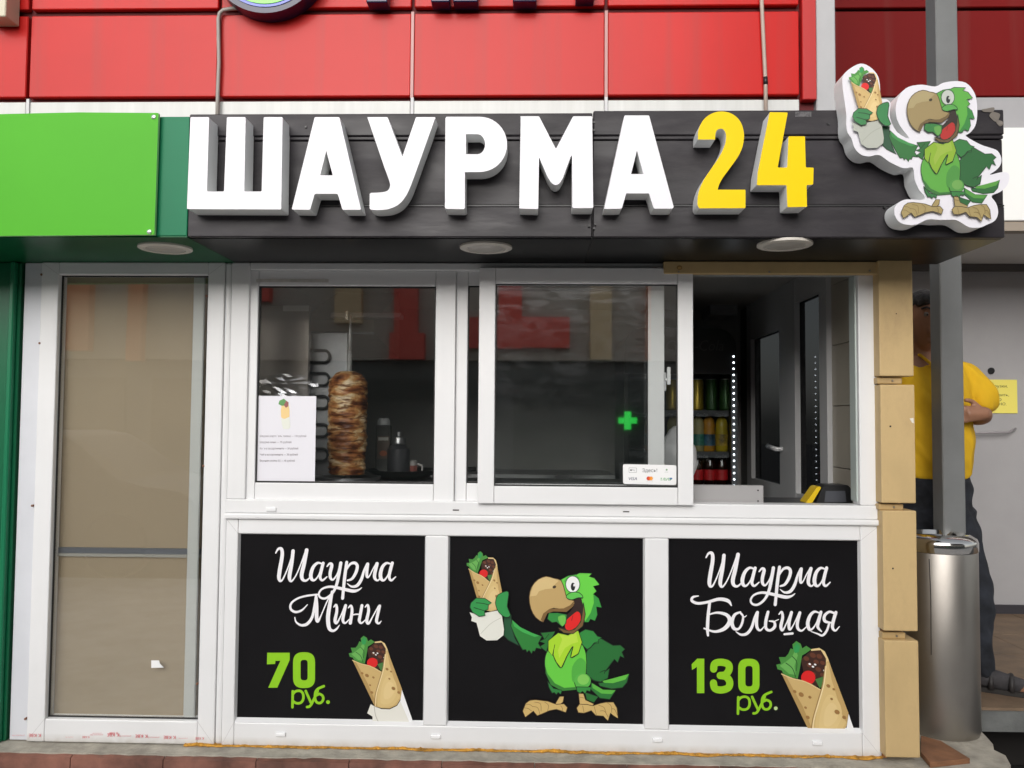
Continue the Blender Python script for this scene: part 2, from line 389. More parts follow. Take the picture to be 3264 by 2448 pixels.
# plinth core whose chipped right corner narrows, top at z = 0
bm = bmesh.new()
edge = [(PX0, YP)] 
nseg = 90
for i in range(nseg+1):
    x = PX0 + (PX1-0.06-PX0)*i/nseg
    edge.append((x, YP - 0.004*mnoise.noise((x*9, 0, 0)) - 0.005*mnoise.noise((x*31, 3, 0))))
edge += [(p.x, p.y) for p in (on_floor(*q, 0) for q in ((3222, 2440), (3205, 2408), (3168, 2390), (3165, 2372), (3142, 2346), (3118, 2322)))] + [(PX0, 0.37)]
edge = edge[1:]
vt = [bm.verts.new((x, y, 0.0)) for x, y in edge]; vb = [bm.verts.new((x, y, ZG)) for x, y in edge]
bm.faces.new(vt); 
for i in range(len(edge)): bm.faces.new((vt[i-1], vb[i-1], vb[i], vt[i]))
bmesh.ops.recalc_face_normals(bm, faces=bm.faces)
plinth = frombm('plinth', bm, concrete); tag(plinth, kind='structure')
# granite facing stones along the front of the plinth
seams = [1704 + 296*k for k in range(-11, 6)]
for i, s in enumerate(seams[:-1]):
    x0 = at(s, 2420, YP-0.02).x + 0.0015; x1 = min(at(seams[i+1], 2420, YP-0.02).x - 0.0015, PX1-0.02)
    if x1 < x0: break
    bm = bmesh.new(); n = 10; rows = []
    for zz, yy in ((-0.004, YP-0.004), (-0.010, YP-0.020), (-0.15, YP-0.022), (ZG, YP-0.022)):
        rows.append([bm.verts.new((x0+(x1-x0)*k/n, yy + (0.004*mnoise.noise((x0*3+k*1.7, zz*9, i))), zz + (0.0045*mnoise.noise((i*5+k*0.9, 2, zz*50)) if zz > -0.1 else 0))) for k in range(n+1)])
    for a, b in zip(rows, rows[1:]):
        for k in range(n): bm.faces.new((a[k], b[k], b[k+1], a[k+1]))
    back = [[bm.verts.new((v.co.x, YP+0.004, v.co.z)) for v in rw] for rw in (rows[0], rows[-1])]
    for k in range(n): bm.faces.new((back[0][k], rows[0][k], rows[0][k+1], back[0][k+1]))
    for e in (0, n): bm.faces.new([back[0][e]] + [rw[e] for rw in rows] + [back[1][e]])
    bmesh.ops.recalc_face_normals(bm, faces=bm.faces)
    frombm('stone', bm, granite, plinth)

ZT = 0.03
tile_m = mat('brown floor tile', (0.20, 0.135, 0.085), 0.6, var=0.25, scale=9, dirt=(0.11, 0.08, 0.06), dscale=5, damt=0.7)
slab_m = mat('concrete step', (0.14, 0.145, 0.14), 0.85, var=0.25, scale=8, bump=0.2)
YE = on_floor(3200, 2254, ZT).y
YW = on_floor(3215, 1955, ZT).y
TX0 = at(3040, 2254, YE).x
terrace = box('terrace_floor', TX0, 6.5, YE, YW+0.02, ZT-0.10, ZT-0.004, slab_m); tag(terrace, kind='structure')
tw = 0.40
for i in range(14):
    for j in range(5):
        x0, y0 = TX0+i*tw, YE-0.006+j*tw
        x1, y1 = x0+tw-0.004, min(y0+tw-0.004, YW)
        if y1 - y0 > 0.03:
            box('tile', x0, x1, y0, y1, ZT-0.012, ZT + random.uniform(-0.0008, 0.0008), tile_m, terrace)
box('terrace_base', TX0+0.02, 6.5, YE+0.25, YW, ZG, ZT-0.102, dark_m, terrace)  # near-black colour stands for the shade under the slab

# ------------------------------------------------------------------ shop building behind (red and white cassettes)
YR = 0.50
shop = thing('shop_building', (0, YR+1.0, ZG), 'large shop building clad in red and white panels behind the kiosk', 'building')
zr0 = at(1600, 309, YR).z
row_z = [(zr0, at(1600, 34, YR).z-0.004), (at(1600, 25, YR).z, at(1600, 25, YR).z+0.62)]
cols = [-1564, -947, -330, 90, 697, 1314, 1932, 2553]
for ri, (z0, z1) in enumerate(row_z):
    for k in range(len(cols)-1):
        x0, x1 = at(cols[k], 200, YR).x+0.007, at(cols[k+1], 200, YR).x-0.007
        box('red_panel', x0, x1, YR, YR+0.03, z0+0.006, z1-0.006, red_m, shop, 0.004)
        if ri == 0:
            box('white_panel', x0, x1, YR+0.004, YR+0.03, zr0-0.42, zr0-0.014, whiteband_m, shop, 0.003)
joint_m = mat('joint trim', (0.42, 0.2, 0.19), 0.4); joint_w = mat('white joint trim', (0.55, 0.55, 0.56), 0.5)
for s in (1314, 1932):
    x = at(s, 200, YR).x
    box('joint_trim', x-0.0065, x+0.0065, YR-0.004, YR+0.02, zr0-0.003, row_z[0][1], joint_m, shop)
for s in (90, 1314, 1932):
    x = at(s, 330, YR).x
    box('joint_trim', x-0.0065, x+0.0065, YR-0.004, YR+0.02, zr0-0.42, zr0-0.003, joint_w, shop)
box('backing_wall', -6, at(2600, 200, YR).x, YR+0.031, YR+0.2, zr0-0.44, 4.4, mat('dark red backing', (0.10, 0.002, 0.004), 0.7), shop)
x0, x1, _, _ = rect(2555, 100, 2600, 300, YR)
box('corner_trim', x0, x1, YR-0.012, YR+0.03, zr0-0.02, 4.3, mat('red trim', (0.42, 0.006, 0.006), 0.4), shop, 0.003)
x0, x1, _, _ = rect(2602, 100, 2664, 300, YR)
box('corner_pillar', x0, x1, YR, YR+0.9, 1.9, 4.3, mat('light grey trim', (0.40, 0.40, 0.41), 0.55, var=0.06), shop, 0.004)
# recessed part on the right with its overhang
YB = 1.30
zb0 = at(3160, 306, YB).z
xb = at(2600, 200, YB).x
for k in range(3):
    xa, xc = (xb, at(2990, 200, YB).x, at(3420, 200, YB).x, 6.5)[k:k+2]
    box('red_panel', xa+0.006, xc-0.006, YB, YB+0.03, zb0, at(3160, 33, YB).z, red_shade_m, shop, 0.004)
    box('red_panel', xa+0.006, xc-0.006, YB, YB+0.03, at(3160, 22, YB).z, at(3160, 22, YB).z+0.6, red_shade_m, shop, 0.004)
box('recess_backing', xb, 6.5, YB+0.031, YB+0.1, zb0-0.6, 4.4, dark_m, shop)
zo1, zo0 = at(3230, 406, 1.22).z, at(3230, 703, 1.22).z
box('grey_band', xb, 6.5, YB-0.01, YB+0.025, zo1+0.01, zb0-0.012, mat('grey band', (0.34, 0.335, 0.345), 0.6, var=0.05), shop)
box('overhang_fascia', at(2700, 500, 1.22).x, 6.5, 1.22, 1.29, zo0, zo1, mat('white overhang', (0.82, 0.82, 0.80), 0.5), shop, 0.004)
zc = at(3180, 818, YW).z
box('overhang_trim', at(2700, 500, 1.22).x, 6.5, 1.23, 1.30, zo0-0.05, zo0-0.003, mat('tan trim', (0.30, 0.25, 0.2), 0.6), shop)
box('overhang_soffit', at(2700, 500, 1.22).x, 6.5, 1.301, YW+0.2, zo0-0.045, zo0+0.02, mat('pale soffit', (0.6, 0.59, 0.58), 0.6), shop)
xw0 = at(2700, 1500, YW).x
box('wall', xw0, 6.5, YW, YW+0.2, ZG, zo0-0.046, greywall_m, shop)
box('door_head', xw0, 6.5, YW-0.05, YW-0.001, at(3180, 866, YW).z, at(3180, 830, YW).z, mat('door head', (0.10, 0.09, 0.085), 0.6), shop)
box('skirting', xw0, 6.5, YW-0.015, YW-0.001, ZT, at(3215, 1927, YW).z, mat('dark skirting', (0.035, 0.033, 0.04), 0.5), shop)
p = at(3157, 1182, YW); lathe('door_viewer', [(0.012, 0), (0.02, 0.004), (0.02, 0.012)], black_m, shop, (0, 0, 0), 14).data.transform(Matrix.Translation((p.x, YW-0.001, p.z)) @ Matrix.Rotation(R(90), 4, 'X'))
tube('door_pull', [at(3100, 1375, YW-0.02), at(3112, 1380, YW-0.045), at(3215, 1378, YW-0.045), at(3238, 1366, YW-0.02)], 0.007, mat('grey pull', (0.3, 0.28, 0.29), 0.5), shop)
# notice on the far door
nz_ = Z(2750, 850, 1.951)
x0, x1, z0, z1 = rect(3100, 1210, 3242, 1317, YW-0.004)
nb = box('paper_notice', x0, x1, YW-0.006, YW-0.002, z0, z1, ink((238, 224, 110))); tag(nb, 'yellow paper notice with black print stuck on the grey far wall', 'notice')
for t, y, x, w in (('Зона разгрузки,', 1235, 3100, 112), ('машины ставить,', 1263, 3100, 116), ('СТРОГО', 1278, 3126, 66), ('ЗАПРЕЩЕНО.', 1292, 3112, 96)): 
    pr = Print(plane(YW-0.0065)); pr.text(t, x, y, 9, (60, 55, 40), width=w); pr.build('lettering', nb)

# fixtures on the red wall
cond_m = mat('grey conduit', (0.30, 0.27, 0.25), 0.5)
c1 = tube('cable_conduit', [at(780, 25, YR-0.02), at(735, 28, YR-0.02), at(712, 32, YR-0.02), at(700, 42, YR-0.02), at(696, 60, YR-0.02), at(698, 200, YR-0.02), at(694, 300, YR-0.02), at(692, 420, YR-0.02)], 0.0085, cond_m)
tag(c1, 'grey bent cable conduit running down from the round badge', 'conduit')
c2 = tube('cable_conduit', [at(2412, -330, YR-0.02), at(2433, 120, YR-0.02), at(2440, 260, YR-0.02), at(2442, 420, YR-0.02)], 0.0085, mat('beige conduit', (0.40, 0.32, 0.27), 0.5))
tag(c2, 'straight beige cable pipe on the right end of the red wall', 'conduit')
tube('tape_band', [at(2439.5, 246, YR-0.02), at(2440.5, 270, YR-0.02)], 0.0098, black_m, c2)
navy_m = mat('navy letter', (0.010, 0.012, 0.05), 0.3)
bc = at(849, -138, YR-0.09); br = (at(849, 41, YR-0.09)-bc).length
bad = thing('round_badge', bc, 'big round navy badge with green centre on the red wall, cut off above', 'sign')
def disc(name, r, y0, y1, m_, par):
    vs = [(bc.x+r*math.cos(2*math.pi*k/64), y, bc.z+r*math.sin(2*math.pi*k/64)) for y in (y0, y1) for k in range(64)]
    fs = [tuple(range(63, -1, -1)), tuple(range(64, 128))] + [(k, (k+1) % 64, 64+(k+1) % 64, 64+k) for k in range(64)]
    o = raw(name, vs, fs, m_, par); bm = bmesh.new(); bm.from_mesh(o.data); bmesh.ops.recalc_face_normals(bm, faces=bm.faces); bm.to_mesh(o.data); bm.free()
disc('rim', br, YR-0.09, YR-0.002, navy_m, bad)
disc('ring', br*0.90, YR-0.094, YR-0.089, ink((120, 130, 210)), bad)
disc('face', br*0.85, YR-0.098, YR-0.093, ink((140, 230, 110)), bad)
for i, (a, b) in enumerate(((135, 270), (550, 670), (692, 850), (1075, 1228), (1480, 1600))):
    x0, x1, _, _ = rect(1100+a/2.011, 0, 1100+b/2.011, 6, YR-0.08)
    z0 = at(1300, 6 if i < 4 else -3, YR-0.08).z
    o = box('block_letter', x0, x1, YR-0.08, YR-0.002, z0, z0+0.35, navy_m, None, 0.004)
    tag(o, 'navy block letter foot at the top of the red wall, %s' % ('first from left', 'second from left', 'third from left', 'fourth from left', 'rightmost')[i], 'sign letter', 'navy letters on the red wall')
x0, x1, z0, z1 = rect(-60, 0, 18, 52, YR-0.1)
tag(box('cream_letter', x0, x1, YR-0.1, YR-0.002, z0, z0+0.4, mat('cream letter', (0.55, 0.5, 0.38), 0.5), None, 0.004), 'cream sign letter corner at the top left of the red wall', 'sign letter')

# ------------------------------------------------------------------ sign canopy
YF = -0.42
canopy = thing('sign_canopy', (0.3, YF/2, at(1600, 752, YF).z), 'long dark sign canopy over the serving window, with siding boards', 'canopy')
zs = (at(600, 752, YF).z + at(3180, 756, YF).z)/2            # underside
ztop = at(1890, 358, YF).z
zl1, zl2 = at(1890, 432, YF).z, at(1890, 655, YF).z
xg = at(602, 550, YF).x; xr = at(3200, 550, YF).x; xj = at(1889, 550, YF).x
for a, b, dz in ((xg, xj-0.0015, -0.004), (xj+0.0015, xr, 0.003)):
    box('board', a, b, YF-0.006, YF+0.02, zl1-0.001, ztop+dz, fascia_m, canopy, 0.003)
    box('board', a, b, YF+0.006, YF+0.02, zl2+0.004, zl1-0.014, fascia_m, canopy, 0.002)
    box('board', a, b, YF, YF+0.02, zs-0.002, zl2-0.003, fascia_m, canopy, 0.003)
    box('bead', a, b, YF-0.001, YF+0.02, zl1-0.013, zl1-0.002, fascia_m, canopy, 0.002)
    box('bead', a, b, YF+0.002, YF+0.02, zl2-0.002, zl2+0.003, black_m, canopy)
box('core', xg, xr-0.004, YF+0.021, 0.02, zs+0.006, ztop-0.012, black_m, canopy)
x0, x1 = at(-1400, 550, YF).x, xg
box('green_core', x0, xg-0.001, YF+0.01, 0.02, zs+0.006, at(550, 372, YF).z, dgreen_m, canopy)
box('teal_board', at(480, 500, YF).x, xg-0.001, YF-0.001, YF+0.009, zs+0.001, at(550, 372, YF).z, dgreen_m, canopy, 0.002)
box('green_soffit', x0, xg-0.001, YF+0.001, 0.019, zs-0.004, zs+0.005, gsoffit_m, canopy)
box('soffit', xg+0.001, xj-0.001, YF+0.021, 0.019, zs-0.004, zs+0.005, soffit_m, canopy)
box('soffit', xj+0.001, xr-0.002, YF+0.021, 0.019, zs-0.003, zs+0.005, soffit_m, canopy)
for px, py in ((1878, 720), (1898, 715), (1893, 728), (1893, 390), (1893, 415), (2640, 395), (975, 405), (2820, 660)):
    p = at(px, py, YF-0.007); box('screw', p.x-0.003, p.x+0.003, YF-0.010, YF+0.004, p.z-0.003, p.z+0.003, black_m, canopy)
for nm, px, py in (('left', 527, 788), ('mid', 1549, 786), ('right', 2501, 777)):
    p = on_floor(px, py, zs-0.004)
    lathe('downlight', [(0.088, -0.002), (0.088, -0.010), (0.082, -0.013), (0.066, -0.013), (0.064, -0.010), (0.02, -0.0105)][::-1], mat('downlight white', (0.62, 0.58, 0.52), 0.5), canopy, (p.x, p.y, zs), 32)
    lathe('diffuser', [(0.004, -0.0120), (0.060, -0.0120), (0.062, -0.0108)], mat('downlight diffuser', (0.50, 0.47, 0.43), 0.35), canopy, (p.x, p.y, zs), 32)
# torn corner foil at the right end, small smudged label
for px, py, w, h, r in ((3150, 352, 60, 14, 0.1), (3172, 372, 40, 26, -0.5), (3185, 392, 22, 20, 0.3)):
    a = at(px, py, YF-0.007)
    sx = w*0.001/2; pts = spline([(math.cos(k*0.9)*sx*random.uniform(0.6, 1.1), math.sin(k*0.9)*h*0.0006*random.uniform(0.6, 1.2)) for k in range(7)], 3, True)
    c_, s_ = math.cos(r), math.sin(r)
    raw('torn_film', [(a.x+x*c_-z*s_, YF-0.0075-0.01*abs(x)*k % 0.003, a.z+x*s_+z*c_) for k, (x, z) in enumerate(pts)], [tuple(range(len(pts)-1, -1, -1))], mat('torn film', (0.16, 0.14, 0.12), 0.5), canopy)
pbox('label_residue', 2535, 348+8, 2586, 372, YF-0.0068, 0.002, mat('label residue', (0.09, 0.085, 0.09), 0.6, var=0.8, scale=80), canopy)

gb = thing('green_board', (at(250, 752, YF).x, YF-0.01, zs), 'bright green blank sign board at the left end of the canopy', 'sign board')
L = rounded([(-900, 380), (-320, 371), (-20, 364), (250, 358), (505, 360), (492, 748), (0, 752), (-320, 755), (-900, 760)], 2)
prism('panel', [L], plane(YF-0.022), 0.012, [green_m, green_e], gb)
for px, py in ((490, 373), (476, 739)):
    p = at(px, py, YF-0.0225)
    o = lathe('screw', [(0.008, 0), (0.0075, 0.002), (0.004, 0.004)], mat('bright screw', (0.7, 0.75, 0.7), 0.25, 0.8), gb, (0, 0, 0), 14)
    o.data.transform(Matrix.Translation((p.x, YF-0.022, p.z)) @ Matrix.Rotation(R(90), 4, 'X'))

# ------------------------------------------------------------------ sign letters
YL = YF-0.078
z1_, z2_, z3_ = Z(0, 0, 1.843), Z(900, 0, 1.843), Z(1800, 0, 1.952)
def arc(cx, cy, rx, ry, a0, a1, n=12): return [(cx+rx*math.cos(R(a0+(a1-a0)*i/n)), cy+ry*math.sin(R(a0+(a1-a0)*i/n))) for i in range(n+1)]
LET = [
 ('Ш', z1_, [rounded([(1119,688),(1228,688),(1216,1125),(1316,1125),(1333,688),(1443,688),(1435,1125),(1537,1125),(1549,688),(1660,688),(1652,1230),(1098,1228)], 7)], letter_w, 'large white letter Ш at the left end of the dark sign'),
 ('А', z2_, [rounded([(190,688),(335,688),(462,1232),(353,1232),(325,1138),(190,1138),(163,1232),(55,1230)], 7), [(258,885),(296,1030),(222,1030)]], letter_w, 'large white letter А between Ш and У on the dark sign'),
 ('У', z2_, [rounded([(497,688),(618,688),(705,920),(785,688),(900,688),(770,1050)], 6)[:-2] + spline([(770,1050),(735,1135),(690,1195),(630,1226),(560,1234),(520,1230),(513,1220)], 4) + [(513,1140)] + spline([(520,1133),(570,1131),(615,1122),(632,1095),(628,1062),(600,985)], 4)], letter_w, 'large white letter У left of the central Р, its tail curling left'),
 ('Р', z2_, [[(965,686)] + arc(1160,848,160,162,-90,90,20) + [(1072,1011)] + rounded([(1072,1228),(955,1225)], 5)[0:0] + [(1072,1222),(1066,1228),(961,1226),(955,1220),(958,694)], [(1078,788)] + arc(1146,847,45,59,-90,90,12) + [(1078,906)]], letter_w, 'large white letter Р in the middle of the dark sign'),
 ('М', z2_, [rounded([(1395,683),(1508,683),(1607,875),(1708,683),(1820,683),(1826,1222),(1704,1222),(1702,918)], 7) + spline([(1650,1040),(1630,1074),(1607,1086),(1584,1076),(1560,1042)], 5) + rounded([(1508,918),(1503,1228),(1390,1225)], 6)[1:-1]], letter_w, 'large white letter М beside the last А on the dark sign'),
 ('А', z3_, [rounded([(372,718),(525,718),(679,1290),(668,1298),(555,1298),(525,1203),(383,1203),(355,1298),(245,1300)], 7), [(450,935),(490,1083),(413,1083)]], letter_w, 'large white letter А just left of the yellow numeral 2'),
 ('2', z3_, [spline([(829,868),(832,810),(862,748),(912,708),(975,693),(1040,708),(1090,752),(1114,822),(1110,898),(1082,968),(1030,1043),(985,1105),(960,1150),(952,1180)], 5) + rounded([(952,1180),(1125,1180),(1125,1295),(840,1297)], 6)[3:-4] + spline([(838,1296),(826,1270),(832,1200),(862,1125),(915,1045),(965,970),(998,895),(1003,840),(990,808),(968,801),(946,812),(938,838),(936,868)], 5)], letter_y, 'yellow numeral 2 with white sides on the dark sign'),
 ('4', z3_, [rounded([(1275,698),(1388,700),(1325,1042),(1384,1042),(1392,848),(1495,848),(1500,1042),(1549,1043),(1546,1148),(1505,1152),(1508,1287),(1385,1289),(1380,1152),(1195,1152),(1200,1075)], 7)], letter_y, 'yellow numeral 4 with white sides beside the parrot sign'),
]
for ch, zz, loops, fm, lab in LET:
    o = prism('sign_numeral' if ch in '24' else 'sign_letter', loops, plane(YL, zz), YF-0.0005-YL, [fm, letter_s])
    # origin to the letter itself, rim softened by a tiny bevel
    cx = sum((v.co for v in o.data.vertices), Vector())/len(o.data.vertices)
    o.data.transform(Matrix.Translation(-cx)); o.location = cx
    tag(o, lab, 'sign letter', 'letters of the dark sign')

# ------------------------------------------------------------------ printed art: wrap and parrot
TAN, TANL, TAND = (201, 171, 112), (222, 196, 140), (150, 118, 68)
def draw_wrap(pr, tf=None, ymax=None, paper=True):
    P = lambda pts, c, sm=0: pr.poly(pts, c, sm, tf, ymax)
    P([(965,872),(1005,866),(1030,882),(1046,915),(1062,965),(1040,1000),(1000,960)], TANL)
    P([(920,920),(965,880),(1012,876),(1036,915),(1034,1000),(1015,1045),(975,1040),(935,990)], (58, 32, 22))
    for x, y, r in ((945,915,14),(975,900,15),(1005,905,14),(1020,935,12),(960,945,14),(990,930,13),(1000,965,14),(1018,990,11),(980,985,10)):
        pr.ell(x, y, r, r*0.7, (98, 54, 36), tf, 0.5, ymax)
    P([(806,943),(828,938),(818,908),(848,908),(862,892),(872,868),(884,872),(880,850),(898,834),(918,846),(926,868),(944,856),(968,872),(940,892),(925,900),(915,960),(905,1008),(868,1000),(838,985),(832,970),(812,964)], (70, 138, 58))
    P([(822,948),(850,930),(880,905),(895,870),(905,900),(890,950),(895,990),(865,985)], (104, 172, 84))
    P([(884,868),(900,840),(916,858),(910,885),(892,890)], (46, 150, 78))
    pr.stroke([(850,935),(880,960),(895,1000)], (36, 84, 36), 4, tf, ymax=ymax); pr.stroke([(880,905),(900,930),(898,970)], (36, 84, 36), 4, tf, ymax=ymax)
    for x, y in ((960,940),(975,952),(985,942),(1028,970)): pr.ell(x, y, 6, 4, (245, 245, 240), tf, 0.4, ymax)
    P([(985,1010),(1030,995),(1020,1045),(1005,1050)], (70, 120, 60))
    pr.ell(953, 1002, 33, 32, (214, 30, 30), tf, 0, ymax)
    P([(830,985),(870,1003),(920,1015),(965,1030),(1010,1058),(1024,1030),(1032,985),(1036,930),(1048,925),(1066,975),(1138,1165),(1130,1225),(1105,1265),(1060,1286),(1010,1284),(968,1272)], TAN)
    P([(1036,945),(1050,940),(1066,980),(1130,1165),(1118,1225),(1080,1268),(1030,1276),(985,1266),(995,1150),(1020,1060)], (212, 184, 124), 2)
    P([(830,985),(850,994),(925,1130),(985,1272),(968,1272)], (176, 144, 88)); P([(1046,930),(1066,975),(1138,1165),(1132,1215),(1112,1180),(1060,1010)], (190, 158, 100))
    P([(1046,1080),(1092,1110),(1108,1180),(1070,1250),(1006,1252),(1012,1150)], (217, 190, 131), 3)
    P([(1052,1120),(1080,1130),(1090,1180),(1060,1222),(1026,1222),(1028,1160)], (222, 196, 139), 3)
    pr.stroke([(1034,950),(1024,1035),(1000,1120),(978,1200),(972,1270)], (235, 214, 165), 6, tf, ymax=ymax)
    pr.stroke([(1030,950),(1018,1035),(994,1120),(972,1200),(966,1270)], TAND, 4, tf, ymax=ymax)
    pr.stroke([(830,985),(880,1006),(940,1022),(1008,1058)], TANL, 5, tf, ymax=ymax)
    for x, y, r in ((890,1066,9),(920,1080,13),(960,1092,8),(940,1140,7),(950,1185,10),(1045,1040,10),(1070,1055,7),(1060,1100,7),(1085,1160,13),(1118,1185,10)):
        pr.ell(x, y, r, r*0.75, (152, 112, 62), tf, 0.6, ymax)
    if paper:
        P([(944,1258),(968,1272),(1010,1288),(1062,1290),(1108,1268),(1134,1225),(1138,1168),(1212,1382),(956,1382),(955,1335),(922,1314)], (226, 224, 214))
        P([(1138,1168),(1212,1382),(1190,1382),(1128,1238)], (246, 246, 240))
        pr.stroke([(966,1275),(975,1330),(998,1380)], (175, 172, 160), 4, tf, ymax=ymax)
def draw_parrot(pr, tf=None, faded=False):
    def col(c):
        if not faded: return c
        g = (110, 124, 110); return tuple(int(v*0.68+w*0.20) for v, w in zip(c, g))
    LINED = {(38,112,48),(40,120,50),(36,110,48),(30,84,52),(42,126,52),(38,116,48),(34,108,48),(102,202,66),(46,138,60),(44,128,60),(52,142,62),(166,214,44),(104,208,70),(46,140,60),(190,160,104),(206,176,110),(48,148,74),(96,196,82),(118,88,52),(222,34,32)}
    def P(pts, c, sm=0):
        pr.poly(pts, col(c), sm, tf)
        if c in LINED:
            q = spline(pts, sm, True) if sm else list(pts)
            pr.stroke(q + [q[0]], col((70, 50, 26) if c[0] > 180 and c[1] > 150 and c[2] > 90 else (16, 44, 22)), 5, tf, sub=1)
    S = lambda pts, c, w: pr.stroke(pts, col(c), w, tf)
    E = lambda x, y, a, b, c, r=0: pr.ell(x, y, a, b, col(c), tf, r)
    OUT = (16, 44, 22)
    P([(1140,1075),(1230,1060),(1352,1010),(1336,1070),(1305,1106),(1230,1114),(1150,1095)], (38, 112, 48)); P([(1165,1060),(1230,1045),(1350,1012),(1325,1050),(1240,1075),(1180,1072)], (96, 186, 66))
    P([(1090,1070),(1170,1120),(1260,1122),(1218,1186),(1150,1178),(1085,1115)], (40, 120, 50)); P([(1095,1075),(1170,1120),(1256,1124),(1232,1150),(1160,1146),(1100,1108)], (90, 180, 66))
    P([(1048,1138),(1138,1168),(1108,1208),(1058,1188)], (36, 110, 48))
    P([(490,605),(540,605),(540,680),(562,760),(592,816),(520,778),(486,745)], (30, 84, 52))
    P([(545,638),(600,690),(680,730),(750,752),(725,800),(748,838),(712,832),(700,856),(688,850),(680,872),(662,846),(648,862),(640,842),(618,846),(592,800),(560,740),(536,680)], (42, 126, 52))
    P([(545,640),(600,688),(680,728),(735,748),(700,756),(615,722),(560,684)], (64, 172, 80))
    P([(742,728),(842,718),(802,790),(782,858),(738,822),(772,800),(733,786),(768,772)], (38, 116, 48)); S([(800,735),(770,772)], OUT, 4)
    P([(1110,765),(1160,768),(1240,815),(1290,812),(1322,840),(1300,860),(1318,902),(1290,886),(1272,932),(1250,908),(1180,1000),(1216,972),(1204,1040),(1150,1068),(1090,1048),(1040,990),(1016,940),(1048,880)], (34, 108, 48)); 
    S([(1052,880),(1022,940),(1048,996),(1100,1050),(1150,1064)], OUT, 7); S([(1150,1000),(1185,985),(1180,1008)], OUT, 5)
    P([(790,850),(770,920),(780,1000),(820,1075),(890,1117),(970,1117),(1010,1090),(1052,1010),(1057,900),(1040,830),(1000,780),(850,790)], (102, 202, 66), 3)
    P([(775,960),(790,1010),(840,1075),(905,1106),(985,1100),(992,1118),(890,1127),(812,1085),(776,1005)], (54, 128, 50))
    P([(960,960),(1010,900),(1052,930),(1048,1000),(1000,1060),(960,1060)], (80, 172, 64), 3)
    P([(995,735),(1050,703),(1105,715),(1132,750),(1162,760),(1138,775),(1140,800),(1112,800),(1085,830),(1062,845),(1020,800)], (46, 138, 60)); S([(998,740),(1022,800),(1062,842)], OUT, 6); S([(1062,842),(1090,822),(1112,795),(1140,790)], OUT, 5)
    P([(790,1060),(830,1108),(888,1122),(880,1150),(862,1135),(850,1152),(836,1136),(820,1142),(798,1100)], (44, 128, 60))
    E(1030, 1058, 57, 54, (86, 178, 70)); E(1035, 1048, 40, 36, (128, 200, 90)); S([(975,1070),(985,1100),(1010,1115)], OUT, 5)
    P([(988,1098),(1088,1100),(1082,1130),(1060,1122),(1048,1146),(1030,1128),(1012,1142),(992,1128)], (52, 142, 62))
    P([(862,726),(930,742),(1000,708),(1027,790),(1002,870),(948,898),(966,818),(922,888),(884,968),(850,930),(828,880),(840,806),(822,884),(794,850),(794,780)], (166, 214, 44)); 
    P([(868,735),(930,750),(985,722),(1000,790),(960,800),(910,830),(870,900),(860,850),(890,770)], (186, 222, 70)); S([(828,880),(850,930),(884,966),(922,888),(964,820),(950,896),(1002,870)], OUT, 6)
    P([(878,362),(930,334),(985,326),(1010,314),(1096,317),(1074,338),(1112,350),(1147,395),(1104,406),(1127,440),(1104,460),(1140,490),(1160,552),(1124,546),(1131,602),(1114,642),(1084,630),(1070,652),(1044,652),(1034,560),(1020,490),(930,490),(900,440)], (104, 208, 70))
    P([(1104,460),(1140,490),(1160,552),(1124,546),(1131,602),(1114,642),(1084,630),(1070,652),(1044,652),(1085,590),(1108,520)], (52, 152, 60))
    P([(900,372),(930,335),(985,326),(1008,350),(1008,400),(985,345),(940,345),(918,380)], (80, 176, 74))
    P([(975,500),(1015,478),(1036,540),(1040,640),(1000,712),(940,732),(870,712),(865,690),(905,690),(925,600),(945,580),(970,545)], (44, 26, 24))
    P([(1036,520),(1049,600),(1032,680),(965,732),(900,727),(862,690),(920,708),(975,702),(1018,650),(1030,580)], (118, 88, 52))
    P([(915,640),(955,604),(990,577),(1014,590),(1019,640),(985,690),(935,712),(908,690)], (222, 34, 32), 2); S([(962,610),(955,640)], (160, 20, 20), 6)
    P([(798,588),(860,588),(922,600),(916,660),(890,685),(850,650),(820,655),(788,630)], (46, 140, 60)); P([(862,615),(905,605),(915,640),(895,680),(870,655)], (110, 190, 80), 2)
    P([(780,337),(830,350),(882,365),(906,430),(926,490),(972,505),(966,540),(920,566),(830,556),(790,575),(757,610),(760,652),(708,620),(675,560),(663,480),(680,410),(722,360)], (190, 160, 104), 2)
    P([(780,340),(830,352),(866,368),(840,392),(822,420),(775,425),(730,440),(712,470),(668,475),(690,400),(730,358)], (212, 186, 130), 1)
    P([(972,505),(966,542),(920,582),(830,578),(788,592),(760,652),(742,635),(760,592),(800,562),(900,557),(945,535)], (124, 94, 54)); E(836, 410, 13, 10, (60, 44, 28), -0.4); 
    E(962, 392, 51, 60, (40, 90, 40)); E(962, 392, 46, 55, (244, 246, 240)); E(964, 408, 15, 28, (22, 24, 30)); E(972, 398, 6, 9, (244, 246, 240))
    P([(918,470),(955,446),(1008,450),(1034,482),(1000,484),(955,499),(926,490)], (96, 196, 82), 2); S([(924,488),(955,498),(1000,484),(1030,488)], OUT, 5)
    foot = (206, 176, 110)
    P([(872,1162),(902,1162),(896,1200),(870,1222),(836,1222)], foot); P([(618,1262),(640,1208),(668,1188),(708,1184),(790,1194),(850,1216),(902,1212),(926,1238),(914,1272),(888,1262),(850,1250),(800,1260),(750,1282),(718,1294),(692,1262),(662,1286),(636,1304)], foot)
